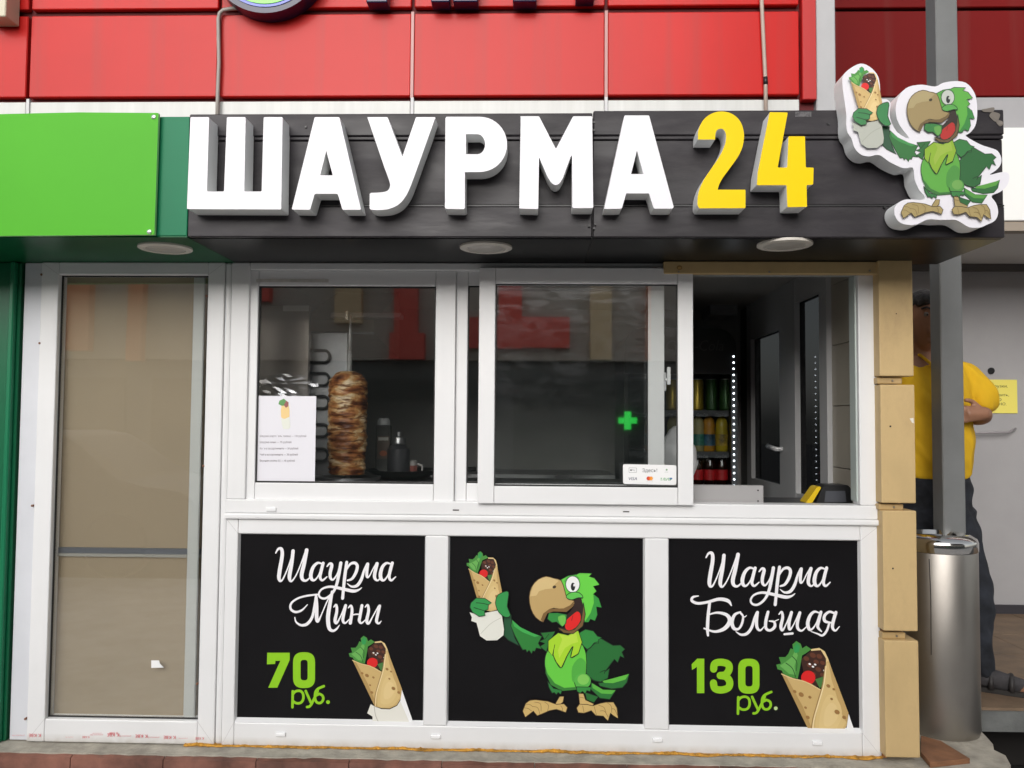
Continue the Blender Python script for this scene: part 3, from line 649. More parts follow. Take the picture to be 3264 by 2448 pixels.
    for a in ([(640,1215),(668,1218),(688,1232)], [(628,1240),(655,1244),(680,1262)], [(700,1200),(740,1212),(745,1262)], [(690,1230),(722,1240),(736,1282)], [(770,1200),(795,1222),(790,1260)], [(880,1225),(892,1245),(888,1262)]): S(a, TAND, 4)
    P([(1002,1140),(1036,1142),(1050,1185),(1108,1212),(1090,1232),(1010,1214)], foot); P([(988,1240),(1008,1214),(1060,1216),(1100,1225),(1150,1208),(1190,1200),(1242,1200),(1266,1240),(1274,1312),(1240,1292),(1222,1274),(1204,1328),(1172,1296),(1120,1292),(1090,1258),(1040,1276),(1000,1272)], foot); 
    for a in ([(1010,1165),(1040,1172)], [(1030,1225),(1040,1272)], [(1110,1230),(1125,1290)], [(1140,1222),(1175,1235),(1190,1270)], [(1150,1260),(1180,1262),(1204,1300)], [(1200,1205),(1225,1225),(1230,1270)], [(1228,1245),(1250,1250),(1268,1290)]): S(a, TAND, 4)
    c, q = math.cos(R(9.9))*0.87, math.sin(R(9.9))*0.87
    def wtf(x, y):
        dx, dy = x-900, y-835; X, Y = 330+dx*c-dy*q, 165+dx*q+dy*c
        return tf(X, Y) if tf else (X, Y)
    P([(300,598),(470,566),(490,700),(486,740),(444,774),(370,776),(325,745),(302,655),(266,642),(270,618),(254,582)], (226, 226, 216)); S([(330,730),(400,660),(470,620)], (196, 196, 184), 4)
    draw_wrap(pr, wtf, None, False)
    P([(264,515),(300,483),(360,485),(406,517),(384,530),(382,560),(356,570),(360,602),(320,609),(275,580),(257,545)], (48, 148, 74)); S([(300,515),(350,520),(384,530)], OUT, 5); S([(285,548),(330,562),(358,570)], OUT, 5)
    P([(434,500),(450,460),(510,435),(523,460),(512,540),(536,600),(500,615),(455,580),(434,530)], (48, 148, 74), 2)

# ------------------------------------------------------------------ parrot light box on the sign
zp = Z(2500, 150, 2.370)
outl = [(445,215),(500,160),(575,125),(640,145),(700,205),(722,280),(728,385),(775,395),(803,430),(798,530),(850,640),(945,692),(878,600),(845,520),(845,430),(880,350),(940,300),(1040,284),(1140,298),(1200,270),(1290,257),(1370,270),(1425,325),(1452,400),(1457,520),(1440,600),(1400,650),(1372,672),(1480,735),(1560,762),(1612,785),(1640,840),(1633,890),(1600,930),(1552,965),(1640,945),(1690,952),(1700,992),(1680,1050),(1630,1095),(1565,1125),(1600,1180),(1616,1250),(1592,1310),(1530,1342),(1480,1362),(1400,1362),(1330,1322),(1280,1304),(1180,1306),(1085,1302),(1000,1340),(930,1342),(870,1322),(835,1270),(835,1212),(870,1170),(930,1150),(1040,1155),(1062,1130),(1020,1080),(985,1000),(972,912),(900,915),(800,870),(715,815),(640,826),(580,812),(530,760),(508,690),(480,650),(468,590),(468,500),(440,300)]
pc = at(*zp(1100, 1300), YL)
ps = thing('parrot_sign', (pc.x, YF-0.02, pc.z), 'cut-out light box of a green cartoon parrot holding a wrap, right end of sign', 'sign')
prism('light_box', [spline(outl, 3, True)], plane(YL, zp), YF-0.007-YL, [letter_w, letter_s], ps)
pr = Print(plane(YL-0.0002, zp)); draw_parrot(pr, lambda x, y: (x*1.03+236, y-5), True); pr.build('parrot_print', ps)

# ------------------------------------------------------------------ kiosk: white frames
kiosk = thing('kiosk', (0, 0.9, 0), 'white plastic-framed shawarma kiosk with serving window and tall side window', 'kiosk')
FD = 0.07
GL = glass('window glass', 2.6, (0.96, 0.97, 0.965))
GLs = glass('smeared window glass', 2.6, (0.96, 0.97, 0.965), 0.02)
GLd = glass('tinted inner glass', 1.05, (0.20, 0.205, 0.21))
def fr(name, a, b, c, d, y=0.0, dp=FD, m_=pvc, bev=0.004, par=None): return pbox(name, a, b, c, d, y, dp, m_, par or kiosk, bev, 2)
# tall left window
zB0 = 0.003                                # underside of all frames
def colx(px, py=1600): return at(px, py, 0).x
def bar(name, x0, x1, z0, z1, y=0.0, dp=FD, m_=pvc, bev=0.004): return box(name, x0, x1, y, y+dp, z0, z1, m_, kiosk, bev, 2)
ZK = at(1600, 838, 0).z
TX = [colx(p) for p in (48, 108, 164, 646, 700, 722)]
g_ = 0.0004
bar('outer_strip', TX[0], TX[1]-g_, zB0, ZK, 0.012, 0.05, mat('bluish pvc strip', (0.66, 0.67, 0.71), 0.4, var=0.04))
bar('frame', TX[1], TX[2], zB0, ZK); bar('frame', TX[3], TX[4]-g_, zB0, ZK)
zt0, zt1 = at(400, 2296, 0).z, at(400, 876, 0).z
bar('frame', TX[2]+g_, TX[3]-g_, zB0, zt0, 0.0005); bar('frame', TX[2]+g_, TX[3]-g_, zt1, ZK, 0.0005)
tall = box('side_window', TX[2]-0.005, TX[3]+0.005, 0.030, 0.036, zt0-0.005, zt1+0.005, GL, kiosk)
gw = 0.004
for q in ((TX[2], TX[2]+gw, zt0, zt1), (TX[3]-gw, TX[3], zt0, zt1), (TX[2]+gw, TX[3]-gw, zt1-gw, zt1), (TX[2]+gw, TX[3]-gw, zt0, zt0+gw)):
    box('gasket', q[0], q[1], 0.022, 0.0295, q[2], q[3], gasket, tall)
x0, x1, z0, z1 = rect(604, 880, 640, 2290, 0.05); box('inner_jamb', x0, x1, 0.040, 0.0495, z0, z1, mat('inner jamb', (0.6, 0.6, 0.58), 0.5), kiosk, 0.003)
blind_m = mat('tan board', (0.40, 0.315, 0.215), 0.65, var=0.04, scale=2)
_, _, z0, z1 = rect(100, 1755, 640, 2350, 0.20)
xa, xb_ = at(30, 1500, 0.2).x, at(690, 1500, 0.2).x
box('tan_board', xa, xb_, 0.058, 0.069, 0.0, z1, blind_m, kiosk)
box('tan_board', xa, xb_, 0.058, 0.069, z1+0.034, at(400, 800, 0.2).z, blind_m, kiosk)
box('metal_rail', xa, xb_, 0.050, 0.0685, z1+0.0005, z1+0.012, mat('rail lower', (0.42, 0.4, 0.36), 0.4), kiosk)
box('metal_rail', xa, xb_, 0.052, 0.0685, z1+0.0125, z1+0.0335, mat('rail', (0.25, 0.26, 0.29), 0.35, 0.6), kiosk)
L = [(482, 2105), (507, 2105), (509, 2115), (522, 2128), (482, 2129)]
prism('torn_sticker', [L], plane(0.0295), 0.001, [ink((250, 250, 245))], kiosk)
for px, py in ((102, 1612), (80, 2292), (132, 875), (126, 1094), (658, 943), (648, 1485), (628, 2180)):
    p = at(px, py, 0.0); box('screw', p.x-0.004, p.x+0.004, -0.003, 0.02, p.z-0.004, p.z+0.004, mat('rusty screw', (0.22, 0.1, 0.06), 0.5), kiosk, 0.002)
# printed protective tape along the bottom rail
pr = Print(plane(-0.0015))
for px, py, s in ((130, 2348, 1), (285, 2352, .6), (375, 2340, 0.7), (380, 2346, 1), (470, 2350, 1), (560, 2354, 1), (650, 2356, .7)):
    pr.text('K KBE', px, py-9*s, 11*s, (214, 96, 104), flip=True)
    pr.text('protection film', px-52, py-6*s, 5*s, (224, 150, 156), flip=True)
pr.build('printed_tape', kiosk)
# round post between the two windows, and the main frame
bar('corner_post', TX[4], TX[5]-g_, zB0, ZK, 0.004, 0.066, pvc, 0.009)
UX = [colx(p, 1250) for p in (722, 788, 2738, 2802)]; UX[0] = TX[5]; UX[3] = colx(2803, 1700)
zh, zr_, zl_, zn_ = at(1600, 862, 0).z, at(1760, 1601, 0).z, at(1760, 1645, 0).z, at(1760, 1664, 0).z
bar('frame', UX[0], UX[1], zr_+g_, ZK); bar('frame', UX[2], UX[3], zr_+g_, ZK)
bar('frame', UX[1]+g_, UX[2]-g_, zh, ZK, 0.0005)
bar('frame', UX[0], UX[3], zl_+g_, zr_, -0.006, 0.08)
bar('ledge', UX[0]-0.004, UX[3]+0.004, zn_+g_, zl_, -0.016, 0.09, pvc, 0.006)
def sash(name, a, b, c, d, pa, pb, pc_, pd, y, gm, m_=pvc2, dp=0.032):
    s = bpy.data.objects.new(name, None); C.objects.link(s); s.parent = kiosk; s.matrix_parent_inverse = Matrix.Translation(-kiosk.location); s.location = at((a+c)/2, d, y)
    x0, x1, z0, z1 = rect(a, b, c, d, y); X0, X1, Z0, Z1 = rect(pa, pb, pc_, pd, y)
    def add(nm, *q, m=m_, bev=0.003):
        o = box(nm, *q, m, None, bev, 2); o.parent = s; o.matrix_parent_inverse = Matrix.Translation(-s.location) @ Matrix.Translation(Vector((0,0,0))); return o
    s.matrix_parent_inverse = Matrix.Identity(4); s.location = at((a+c)/2, d, y) - kiosk.location
    inv = Matrix.Translation(-at((a+c)/2, d, y))
    out = []
    for nm, q, mm, bv in (('stile', (x0, X0, y, y+dp, z0, z1), m_, 0.003), ('stile', (X1, x1, y, y+dp, z0, z1), m_, 0.003),
                      ('rail', (X0+0.0008, X1-0.0008, y+0.0006, y+dp-0.001, z0, Z0), m_, 0.003), ('rail', (X0+0.0008, X1-0.0008, y+0.0006, y+dp-0.001, Z1, z1), m_, 0.003),
                      ('pane', (X0-0.004, X1+0.004, y+dp*0.5, y+dp*0.5+0.005, Z0-0.004, Z1+0.004), gm, 0),
                      ('gasket', (X0, X0+0.004, y+0.006, y+dp*0.5-0.0005, Z0, Z1), gasket, 0), ('gasket', (X1-0.004, X1, y+0.006, y+dp*0.5-0.0005, Z0, Z1), gasket, 0),
                      ('gasket', (X0+0.0045, X1-0.0045, y+0.006, y+dp*0.5-0.0005, Z1-0.004, Z1), gasket, 0), ('gasket', (X0+0.0045, X1-0.0045, y+0.006, y+dp*0.5-0.0005, Z0, Z0+0.006), gasket, 0)):
        o = box(nm, *q, mm, None, bv, 2); o.parent = s; o.matrix_parent_inverse = inv; out.append(o)
    return s, inv
fixed, inv1 = sash('fixed_sash', 789, 863, 1450, 1600, 818, 912, 1386, 1541, 0.012, GL)
inner, inv2 = sash('inner_sash', 1452, 863, 2118, 1600, 1489, 911, 2066, 1543, 0.030, GL)
slide, inv3 = sash('sliding_sash', 1525, 853, 2210, 1608, 1577, 905, 2161, 1552, -0.030, GLs, dp=0.028)
# handle of the inner sash
for q in ((2115, 1187, 2124, 1246, 0.055, 0.02), (2127, 1170, 2138, 1226, 0.035, 0.012), (2120, 1204, 2134, 1214, 0.045, 0.012)):
    x0, x1, z0, z1 = rect(*q[:4], q[4]); o = box('handle', x0, x1, q[4], q[4]+q[5], z0, z1, pvc2, None, 0.002); o.parent = inner; o.matrix_parent_inverse = inv2
fr('track', 2211, 862, 2737, 876, 0.004, 0.05, mat('grey track', (0.35, 0.36, 0.36), 0.5))
fr('jamb_liner', 2727, 876, 2737, 1600, 0.02, 0.06, mat('glassy liner', (0.5, 0.56, 0.53), 0.3))
# lower frame with three panels
LX = [colx(p, 2010) for p in (752, 1352.5, 1426.5, 2055, 2131.5, 2746)]
zp0, zp1 = at(1740, 2320, 0).z, at(1740, 1712, 0).z
bar('frame', UX[0], LX[0], zB0, zn_); bar('frame', LX[5], UX[3], zB0, zn_)
bar('frame', LX[0]+g_, LX[5]-g_, zB0, zp0, 0.0005); bar('frame', LX[0]+g_, LX[5]-g_, zp1, zn_, 0.0005)
for a, b in ((LX[1], LX[2]), (LX[3], LX[4])): bar('mullion', a, b, zp0+g_, zp1-g_)
seam_m = mat('weld seam', (0.55, 0.54, 0.54), 0.6)
def seam(xa, za, xb, zb, y=-0.0002, w=0.0006):
    d = Vector((xb-xa, 0, zb-za)).normalized(); q = Vector((-d.z, 0, d.x))*w; a, b = Vector((xa, y, za)), Vector((xb, y, zb))
    vs = [a-q, b-q, b+q, a+q]; raw('weld_seam', vs + [v+Vector((0, 0.002, 0)) for v in vs], [(0, 1, 2, 3), (7, 6, 5, 4), (0, 4, 5, 1), (1, 5, 6, 2), (2, 6, 7, 3), (3, 7, 4, 0)], seam_m, kiosk)
e_ = 0.003
for xa, za, xb, zb in ((UX[0]+e_, zB0+e_, LX[0], zp0), (UX[3]-e_, zB0+e_, LX[5], zp0), (UX[0]+e_, zn_-e_, LX[0], zp1), (UX[3]-e_, zn_-e_, LX[5], zp1),
                       (TX[1]+e_, zB0+e_, TX[2], zt0), (TX[4]-e_, zB0+e_, TX[3], zt0), (TX[1]+e_, ZK-e_, TX[2], zt1), (TX[4]-e_, ZK-e_, TX[3], zt1)): seam(xa, za, xb, zb)
def bead(x0, x1, z0, z1):                 # sloping glazing bead round a panel: one mesh
    vs = []
    for y, k, kb in ((0.004, 0.0, 0.0), (0.0195, 0.004, 0.012)):
        vs += [(x0+k, y, z0+kb), (x1-k, y, z0+kb), (x1-k, y, z1-k), (x0+k, y, z1-k)]
    raw('bead', vs, [(i, (i+1) % 4, 4+(i+1) % 4, 4+i) for i in range(4)], pvc2, kiosk)
PAN = [(754, 1704, 1352.5, 2308), (1426.5, 1709, 2055, 2318), (2131.5, 1718, 2746, 2331)]
for i in range(3): bead(LX[2*i], LX[2*i+1], zp0, zp1)
# drain caps and slots
cap_m = mat('drain cap', (0.85, 0.85, 0.86), 0.25)
for px, py, y in ((863, 1624, -0.006), (893, 2343, 0), (1388, 2350, 0), (2096, 2361, 0), (2607, 2371, 0)):
    pbox('drain_cap', px-16, py-7, px+16, py+6, y-0.008, 0.012, cap_m, kiosk, 0.003, 2)
for px, py in ((1453, 1626), (1996, 1631)): pbox('drain_slot', px-10, py-2, px+10, py+2, -0.0075, 0.01, mat('slot dark', (0.1, 0.09, 0.09), 0.8), kiosk)
# body behind the frames
XL, XR = at(40, 1500, 0).x, at(2800, 1500, 0).x
wall_in = mat('dim interior panel', (0.34, 0.33, 0.32), 0.5, var=0.1, scale=3)
YK = 1.95
box('back_wall', XL, XR+0.06, YK, YK+0.05, 0.0, ZK+0.2, wall_in, kiosk)
box('left_wall', XL, XL+0.05, 0.071, YK-0.001, 0.0, ZK+0.2, wall_in, kiosk)
box('roof', XL, XR+0.06, 0.021, YK+0.04, ZK+0.201, ZK+0.24, wall_in, kiosk)
box('head_panel', XL, XR+0.05, 0.022, 0.06, ZK+0.002, ZK+0.2, wall_in, kiosk)
box('ceiling', XL+0.051, XR+0.005, 0.062, YK-0.001, ZK+0.09, ZK+0.11, mat('interior ceiling', (0.40, 0.38, 0.35), 0.6), kiosk)
box('floor', XL+0.051, XR+0.05, 0.085, YK-0.001, 0.001, 0.012, mat('interior floor', (0.1, 0.09, 0.085), 0.6), kiosk)
box('partition', at(700, 1500, 0.3).x, at(700, 1500, 0.3).x+0.03, 0.085, YK-0.001, 0.012, ZK+0.089, wall_in, kiosk)
box('panel_backing', at(724, 2000, 0.075).x, XR-0.01, 0.071, 0.084, 0.001, at(1600, 1640, 0.075).z, wall_in, kiosk)
# foam squeezed out below the frames and beside the corner
vs, fs = [], []
xs0, xs1 = at(590, 2368, 0).x, at(2812, 2372, 0).x
n = 420
for i in range(n+1):
    x = xs0 + (xs1-xs0)*i/n
    h = 0.0015 + 0.012*max(0, mnoise.noise((x*7, 0, 0))+0.05) + 0.009*max(0, mnoise.noise((x*31, 4, 0))) + 0.005*max(0, mnoise.noise((x*90, 7, 0)))
    o_ = 0.001 + 0.022*max(0, mnoise.noise((x*9, 9, 0))+0.10) + 0.007*mnoise.noise((x*47, 2, 0)) + 0.004*mnoise.noise((x*120, 5, 0))
    h, o_ = max(h, 0.0015)+0.0035, max(o_, -0.004)+0.005
    ring = [(x, 0.03, 0.0003), (x, -o_, 0.0003), (x, -o_-0.003, h*0.35), (x, -o_*0.8-0.002, h*0.8), (x, 0.03, h)]
    b = len(vs); vs += ring
    if i: fs += [(b-5+k, b+k, b+k+1, b-4+k) for k in range(4)]
raw('foam_bead', vs, fs, foam_m, kiosk)
vs, fs = [], []
for i in range(161):
    z = 0.005 + (ZK-0.02)*i/160; o_ = 0.004+0.010*max(0, mnoise.noise((z*9, 5, 1))+0.3) + 0.003*mnoise.noise((z*40, 1, 1))
    x = UX[3]+0.0006
    ring = [(x, 0.02, z), (x+0.001, -o_, z), (x+0.012, -o_-0.002, z), (x+0.017, 0.02, z)]
    b = len(vs); vs += ring
    if i: fs += [(b-4+k, b+k, b+k+1, b-3+k) for k in range(3)]
raw('foam_bead', vs, fs, mat('reddish foam', (0.40, 0.17, 0.06), 0.9, var=0.4, scale=30, bump=0.6, bscale=80), kiosk)
# right side wall seen from inside: tiles, small window, door with pane
XS = XR-0.012
tiles = mat('cream tile wall', (0.40, 0.36, 0.29), 0.35, var=0.05)
yA = 0.086
def sx(px): # depth where the inner side wall is seen at this pixel column
    v = camvec((px-W/2)/F, 1.0, -(1300-H/2)/F); return CAM.y + v.y*(XS-CAM.x)/v.x
y1, y2, y3, y4, y5 = sx(2652), sx(2628), sx(2548), sx(2516), sx(2398)
ZC = ZK+0.089
tw_ = 0.25
zz = 0.012
while zz < ZC:
    box('wall_tile', XS, XS+0.03, yA, y1-0.002, zz, min(zz+tw_-0.003, ZC), tiles, kiosk, 0.001); zz += tw_
zw0, zw1 = at(2550, 1572, y3).z, at(2548, 965, y3).z
pvc_shade = mat('shade-darkened inner pvc', (0.50, 0.50, 0.50), 0.4)  # white pvc greyed to carry the shade inside the kiosk
box('inner_window_frame', XS-0.02, XS+0.03, y1, y2, 0.012, ZC, pvc_shade, kiosk)
box('inner_window_frame', XS-0.02, XS+0.03, y3, y4, 0.012, ZC, pvc_shade, kiosk)
box('inner_window_frame', XS-0.018, XS+0.03, y2+0.0005, y3-0.0005, 0.012, zw0, pvc_shade, kiosk)
box('inner_window_frame', XS-0.018, XS+0.03, y2+0.0005, y3-0.0005, zw1, ZC, pvc_shade, kiosk)
box('inner_window_pane', XS+0.005, XS+0.011, y2, y3, zw0, zw1, GLd, kiosk)
zd0, zd1 = at(2410, 1522, y5).z, at(2405, 1085, y5).z
box('door_frame', XS-0.018, XS+0.03, y4+0.0005, y4+0.10, 0.012, ZC, pvc_shade, kiosk)
box('door_frame', XS-0.018, XS+0.03, y5-0.04, y5+0.05, 0.012, ZC, pvc_shade, kiosk)
box('door_frame', XS-0.017, XS+0.03, y4+0.1005, y5-0.0405, 0.012, zd0, pvc_shade, kiosk)
box('door_frame', XS-0.017, XS+0.03, y4+0.1005, y5-0.0405, zd1, ZC, pvc_shade, kiosk)
box('door_pane', XS+0.005, XS+0.011, y4+0.1, y5-0.04, zd0, zd1, GLd, kiosk)
hy = y4+0.05; hz = at(2500, 1432, hy).z
tube('door_handle', [(XS-0.02, hy, hz), (XS-0.05, hy, hz), (XS-0.055, hy+0.02, hz+0.003), (XS-0.055, hy+0.13, hz+0.012)], 0.011, pvc2, kiosk)
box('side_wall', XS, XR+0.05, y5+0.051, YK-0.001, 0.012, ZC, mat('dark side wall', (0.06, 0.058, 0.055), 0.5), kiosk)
box('side_skin', XR+0.0195, XR+0.05, 0.071, y1, 0.012, ZK+0.2, beige_m, kiosk)

# ------------------------------------------------------------------ advert panels
zA, zB, zP = Z(700, 1600, 1.956), Z(2000, 1600, 1.956), Z(1380, 1680, 2.161)
YA = 0.020
def panel(i, label):
    x0, x1, z0, z1 = LX[2*i]+0.002, LX[2*i+1]-0.002, zp0+0.004, zp1-0.002
    t = thing('advert_panel', ((x0+x1)/2, YA, z0), label, 'advert', 'advert panels under the window')
    box('board', x0, x1, YA, YA+0.02, z0, z1, ink_black, t); return t
WHITE, LIME = (238, 236, 240), (140, 200, 24)
SH = [[(350,318,8),(366,293,14),(386,294,20),(390,335,22),(376,420,24),(370,470,23),(378,492,16),(396,478,10),(428,405,8),(456,318,8)],
 [(458,305,21),(450,380,22),(437,450,24),(437,482,20),(450,493,12),(476,458,8),(505,392,8),(536,305,8)],
 [(543,300,23),(526,390,24),(512,450,24),(517,482,20),(540,490,13),(568,466,7)],
 [(640,386,9),(612,380,15),(584,406,20),(569,452,23),(575,482,20),(594,486,12),(618,455,8),(636,402,8)], [(646,381,19),(631,440,20),(627,472,18),(642,488,14),(670,466,7)],
 [(670,402,8),(687,384,14),(700,394,20),(690,440,20),(691,472,18),(708,484,12),(735,446,9),(750,392,10)],
 [(756,380,20),(744,450,20),(728,520,18),(702,570,15),(662,600,14),(630,596,13),(619,572,12),(640,542,12),(690,528,15),(760,540,19),(830,555,20),(866,548,12),(886,534,5)],
 [(793,375,18),(780,470,20),(771,560,18),(767,600,19)], [(782,440,8),(812,390,14),(843,380,18),(859,400,19),(850,440,19),(826,478,16),(798,489,11)],
 [(796,508,4),(824,527,13),(858,520,19),(884,482,19),(902,425,14),(920,385,12)], [(924,386,19),(918,440,19),(921,468,15),(935,460,8),(958,415,8),(976,386,9)], [(982,384,21),(967,450,21),(970,478,18),(988,488,11),(1012,462,7)],
 [(1066,386,9),(1040,381,15),(1015,406,20),(1003,452,23),(1010,482,20),(1028,486,12),(1050,455,8),(1068,402,8)], [(1077,380,19),(1061,440,20),(1058,472,18),(1072,488,14),(1098,466,7)]]
MINI = [[(548,640,5),(512,675,12),(472,686,15),(443,666,15),(448,630,13),(490,600,12),(545,585,12),(608,577,11)],
 [(602,582,15),(592,650,16),(577,718,17),(546,760,19),(508,768,15),(477,748,10),(469,720,7)], [(602,580,15),(606,650,20),(605,720,23),(613,745,16),(636,700,8),(668,625,8),(702,560,9)],
 [(702,560,17),(687,640,23),(676,720,25),(683,785,23),(706,803,16),(730,791,12),(747,768,5)],
 [(712,655,7),(727,641,14),(731,680,18),(720,738,20),(730,755,14),(755,712,8),(779,650,8)], [(786,645,18),(774,700,19),(769,740,18),(783,755,12),(808,732,6)],
 [(803,660,7),(819,646,14),(826,680,18),(815,755,20)], [(820,706,8),(850,700,9),(878,700,8)], [(888,645,18),(875,715,19),(871,740,18),(885,755,12),(912,732,6)],
 [(908,655,7),(924,642,14),(929,680,18),(918,738,20),(930,757,14),(956,712,8),(990,650,8)], [(998,648,18),(984,710,19),(979,744,18),(993,757,12),(1008,742,5)]]
BIG = [[(442,586,7),(408,594,15),(402,616,17),(438,632,17),(500,624,17),(570,606,20),(626,616,22),(648,646,7)], [(512,630,18),(503,710,20),(499,790,20),(502,832,13)], [(508,702,8),(560,690,14),(618,704,21),(638,742,26),(606,788,24),(545,808,15),(478,788,10)],
 [(704,686,11),(668,704,18),(651,750,23),(664,788,21),(694,790,14),(715,754,15),(720,712,12),(702,687,9)], [(700,690,7),(726,716,8),(742,708,5)],
 [(676,808,5),(708,827,14),(745,820,18),(774,782,18),(792,722,14),(806,688,12)], [(810,688,19),(804,745,20),(809,785,18),(828,800,12),(852,776,6)],
 [(876,686,18),(862,745,20),(864,788,18),(890,800,16),(917,778,19),(914,748,14),(884,742,8)], [(912,746,7),(942,732,5)],
 [(944,700,7),(961,685,14),(967,720,18),(956,775,20),(966,800,14),(988,762,8),(1016,692,8)], [(1022,688,19),(1007,750,20),(1010,794,16),(1032,770,8),(1068,692,8)], [(1074,690,19),(1059,750,20),(1062,788,18),(1086,802,12),(1116,776,6)], [(978,824,13),(1028,819,15)],
 [(1192,690,9),(1164,684,15),(1138,708,20),(1123,754,23),(1132,792,20),(1152,790,12),(1176,755,8),(1194,704,8)], [(1205,686,19),(1190,745,20),(1186,780,18),(1208,806,9)],
 [(1290,694,14),(1258,684,15),(1228,708,18),(1230,742,19),(1272,753,9)], [(1298,688,20),(1280,750,21),(1278,785,18),(1296,801,12),(1320,776,6)], [(1258,750,12),(1242,800,15),(1215,831,14),(1184,821,10),(1142,806,4)]]
RUB = [[(456,1180),(454,1280)], [(456,1200),(474,1181),(502,1178),(520,1196),(521,1230),(505,1252),(478,1254),(456,1240)], [(537,1178),(572,1256)], [(612,1178),(578,1250),(562,1274),(545,1278)], [(622,1196),(642,1208),(646,1232),(630,1252),(608,1250),(596,1228),(597,1190),(612,1166),(650,1148)], [(598,1208),(622,1196)]]
t = panel(0, 'black advert panel for the mini wrap priced 70, lower left under the window')
pr = Print(plane(YA-0.0003, zA))
for s in SH: pr.stroke(s, WHITE)
pr.build('title_lettering', t); pr = Print(plane(YA-0.0020, zA))
for s in MINI: pr.stroke(s, WHITE)
pr.build('size_lettering', t); pr = Print(plane(YA-0.0003, zA))
pr.poly([(297,940),(437,940),(437,985),(360,1158),(303,1158),(379,990),(348,990),(346,1010),(295,1012)], LIME)
pr.poly(rounded([(458,937),(595,937),(595,1160),(458,1160)], 62, 8), LIME, holes=[rounded([(505,984),(549,984),(549,1112),(505,1112)], 22, 5)])
pr.build('price_lettering', t); pr = Print(plane(YA-0.0003, zA))
for s in RUB: pr.stroke(s, LIME, 16)
pr.ell(676, 1247, 12, 12, LIME); pr.build('currency_lettering', t)
pr = Print(plane(YA-0.0006, zA)); draw_wrap(pr, None, 1384); pr.build('wrap_print', t)
t = panel(1, 'black advert panel with a green cartoon parrot holding a wrap, middle under the window')
pr = Print(plane(YA-0.0004, zP)); draw_parrot(pr); pr.build('parrot_print', t)
t = panel(2, 'black advert panel for the large wrap priced 130, lower right under the window')
pr = Print(plane(YA-0.0003, zB))
for s in SH: pr.stroke(s, WHITE, tf=lambda x, y: (490+(x-350)*1.033, 312+(y-285)*1.04))
pr.build('title_lettering', t); pr = Print(plane(YA-0.0020, zB))
for s in BIG: pr.stroke(s, WHITE)
pr.build('size_lettering', t); pr = Print(plane(YA-0.0003, zB))
pr.poly([(400,1012),(435,977),(479,977),(479,1192),(433,1192),(433,1028),(402,1048)], LIME)
pr.stroke([(537,1042),(545,1008),(585,999),(628,1012),(633,1045),(612,1076),(578,1082)], LIME, 45); pr.stroke([(578,1082),(615,1090),(637,1122),(628,1158),(585,1172),(545,1162),(536,1128)], LIME, 45)
pr.poly(rounded([(690,977),(823,977),(823,1195),(690,1195)], 60, 8), LIME, holes=[rounded([(735,1022),(780,1022),(780,1150),(735,1150)], 22, 5)])
rtf = lambda x, y: (690+(x-455)*1.06, 1215+(y-1178)*1.03)
pr.build('price_lettering', t); pr = Print(plane(YA-0.0003, zB))
for s in RUB: pr.stroke(s, LIME, 15, tf=rtf)
pr.ell(676, 1247, 11, 11, (190, 215, 150), rtf); pr.build('currency_lettering', t)
pr = Print(plane(YA-0.0006, zB)); draw_wrap(pr, lambda x, y: (930+(x-808)*1.35, 868+(y-835)*1.35), 1428); pr.build('wrap_print', t)

# ------------------------------------------------------------------ things on the glass
YG = 0.0265
zm = Z(700, 800, 1.84375)
x0, x1, z0, z1 = rect(*zm(214, 852), *zm(564, 1358), YG)
ms = box('menu_sheet', x0, x1, YG-0.0012, YG, z0, z1, mat('white paper', (0.80, 0.79, 0.84), 0.25)); tag(ms, 'white printed price list in a plastic sleeve taped inside the left pane', 'price list')
pr = Print(plane(YG-0.0015, zm))
for t_, y, w in (('Шаурма (картофель, лаваш) — 130 рублей', 1093, 272), ('Шаурма мини — 70 рублей', 1129, 185), ('Кофе в ассортименте — 30 рублей', 1166, 225), ('Чай в ассортименте — 30 рублей', 1202, 222), ('Вкусная слойка 0,5 — 40 рублей', 1238, 205)): pr.text(t_, 237, y, 12, (110, 96, 108), width=w)
g = lambda x, y: (340+(x-806)*0.30*0.62, 868+(y-835)*0.41)
pr.poly([(365,905),(405,900),(411,975),(400,985),(370,985),(361,970)], (236, 204, 140), 2); pr.poly([(362,978),(380,988),(410,975),(416,1035),(405,1046),(375,1046),(366,1020)], (226, 228, 218), 1)
pr.poly([(346,900),(352,880),(378,868),(398,885),(385,908),(365,910)], (92, 150, 84)); pr.poly([(378,905),(392,880),(406,890),(404,912),(390,922)], (150, 88, 84)); pr.build('print', ms)
pr2 = Print(plane(YG-0.0022, zm))
x0, x1, z0, z1 = rect(*zm(216, 715), *zm(600, 850), YG)
film = glass('plastic sleeve', 1.35, (0.92, 0.93, 0.93), 0.22)
sl_ = []
for i in range(13):
    for j in range(7):
        q = at(*zm(216+(580-216)*i/12 - 15*max(0, i-10)*(j > 3), 742+(855-742)*j/6 - 22*math.sin(i/12*2.6)*(j < 2)), YG-0.002); q.y += 0.0025*mnoise.noise((i*0.9, j*1.3, 1)); sl_.append(q)
raw('plastic_sleeve', sl_, [(j+i*7, j+1+i*7, j+1+(i+1)*7, j+(i+1)*7) for i in range(12) for j in range(6)], film, ms)
tp = pbox('tape_residue', *zm(215, 165), *zm(640, 184), 0.0112, 0.0005, mat('tape residue', (0.58, 0.555, 0.52), 0.5, var=0.15, scale=30)); tag(tp, 'strip of old tape residue along the top of the left sash', 'tape')

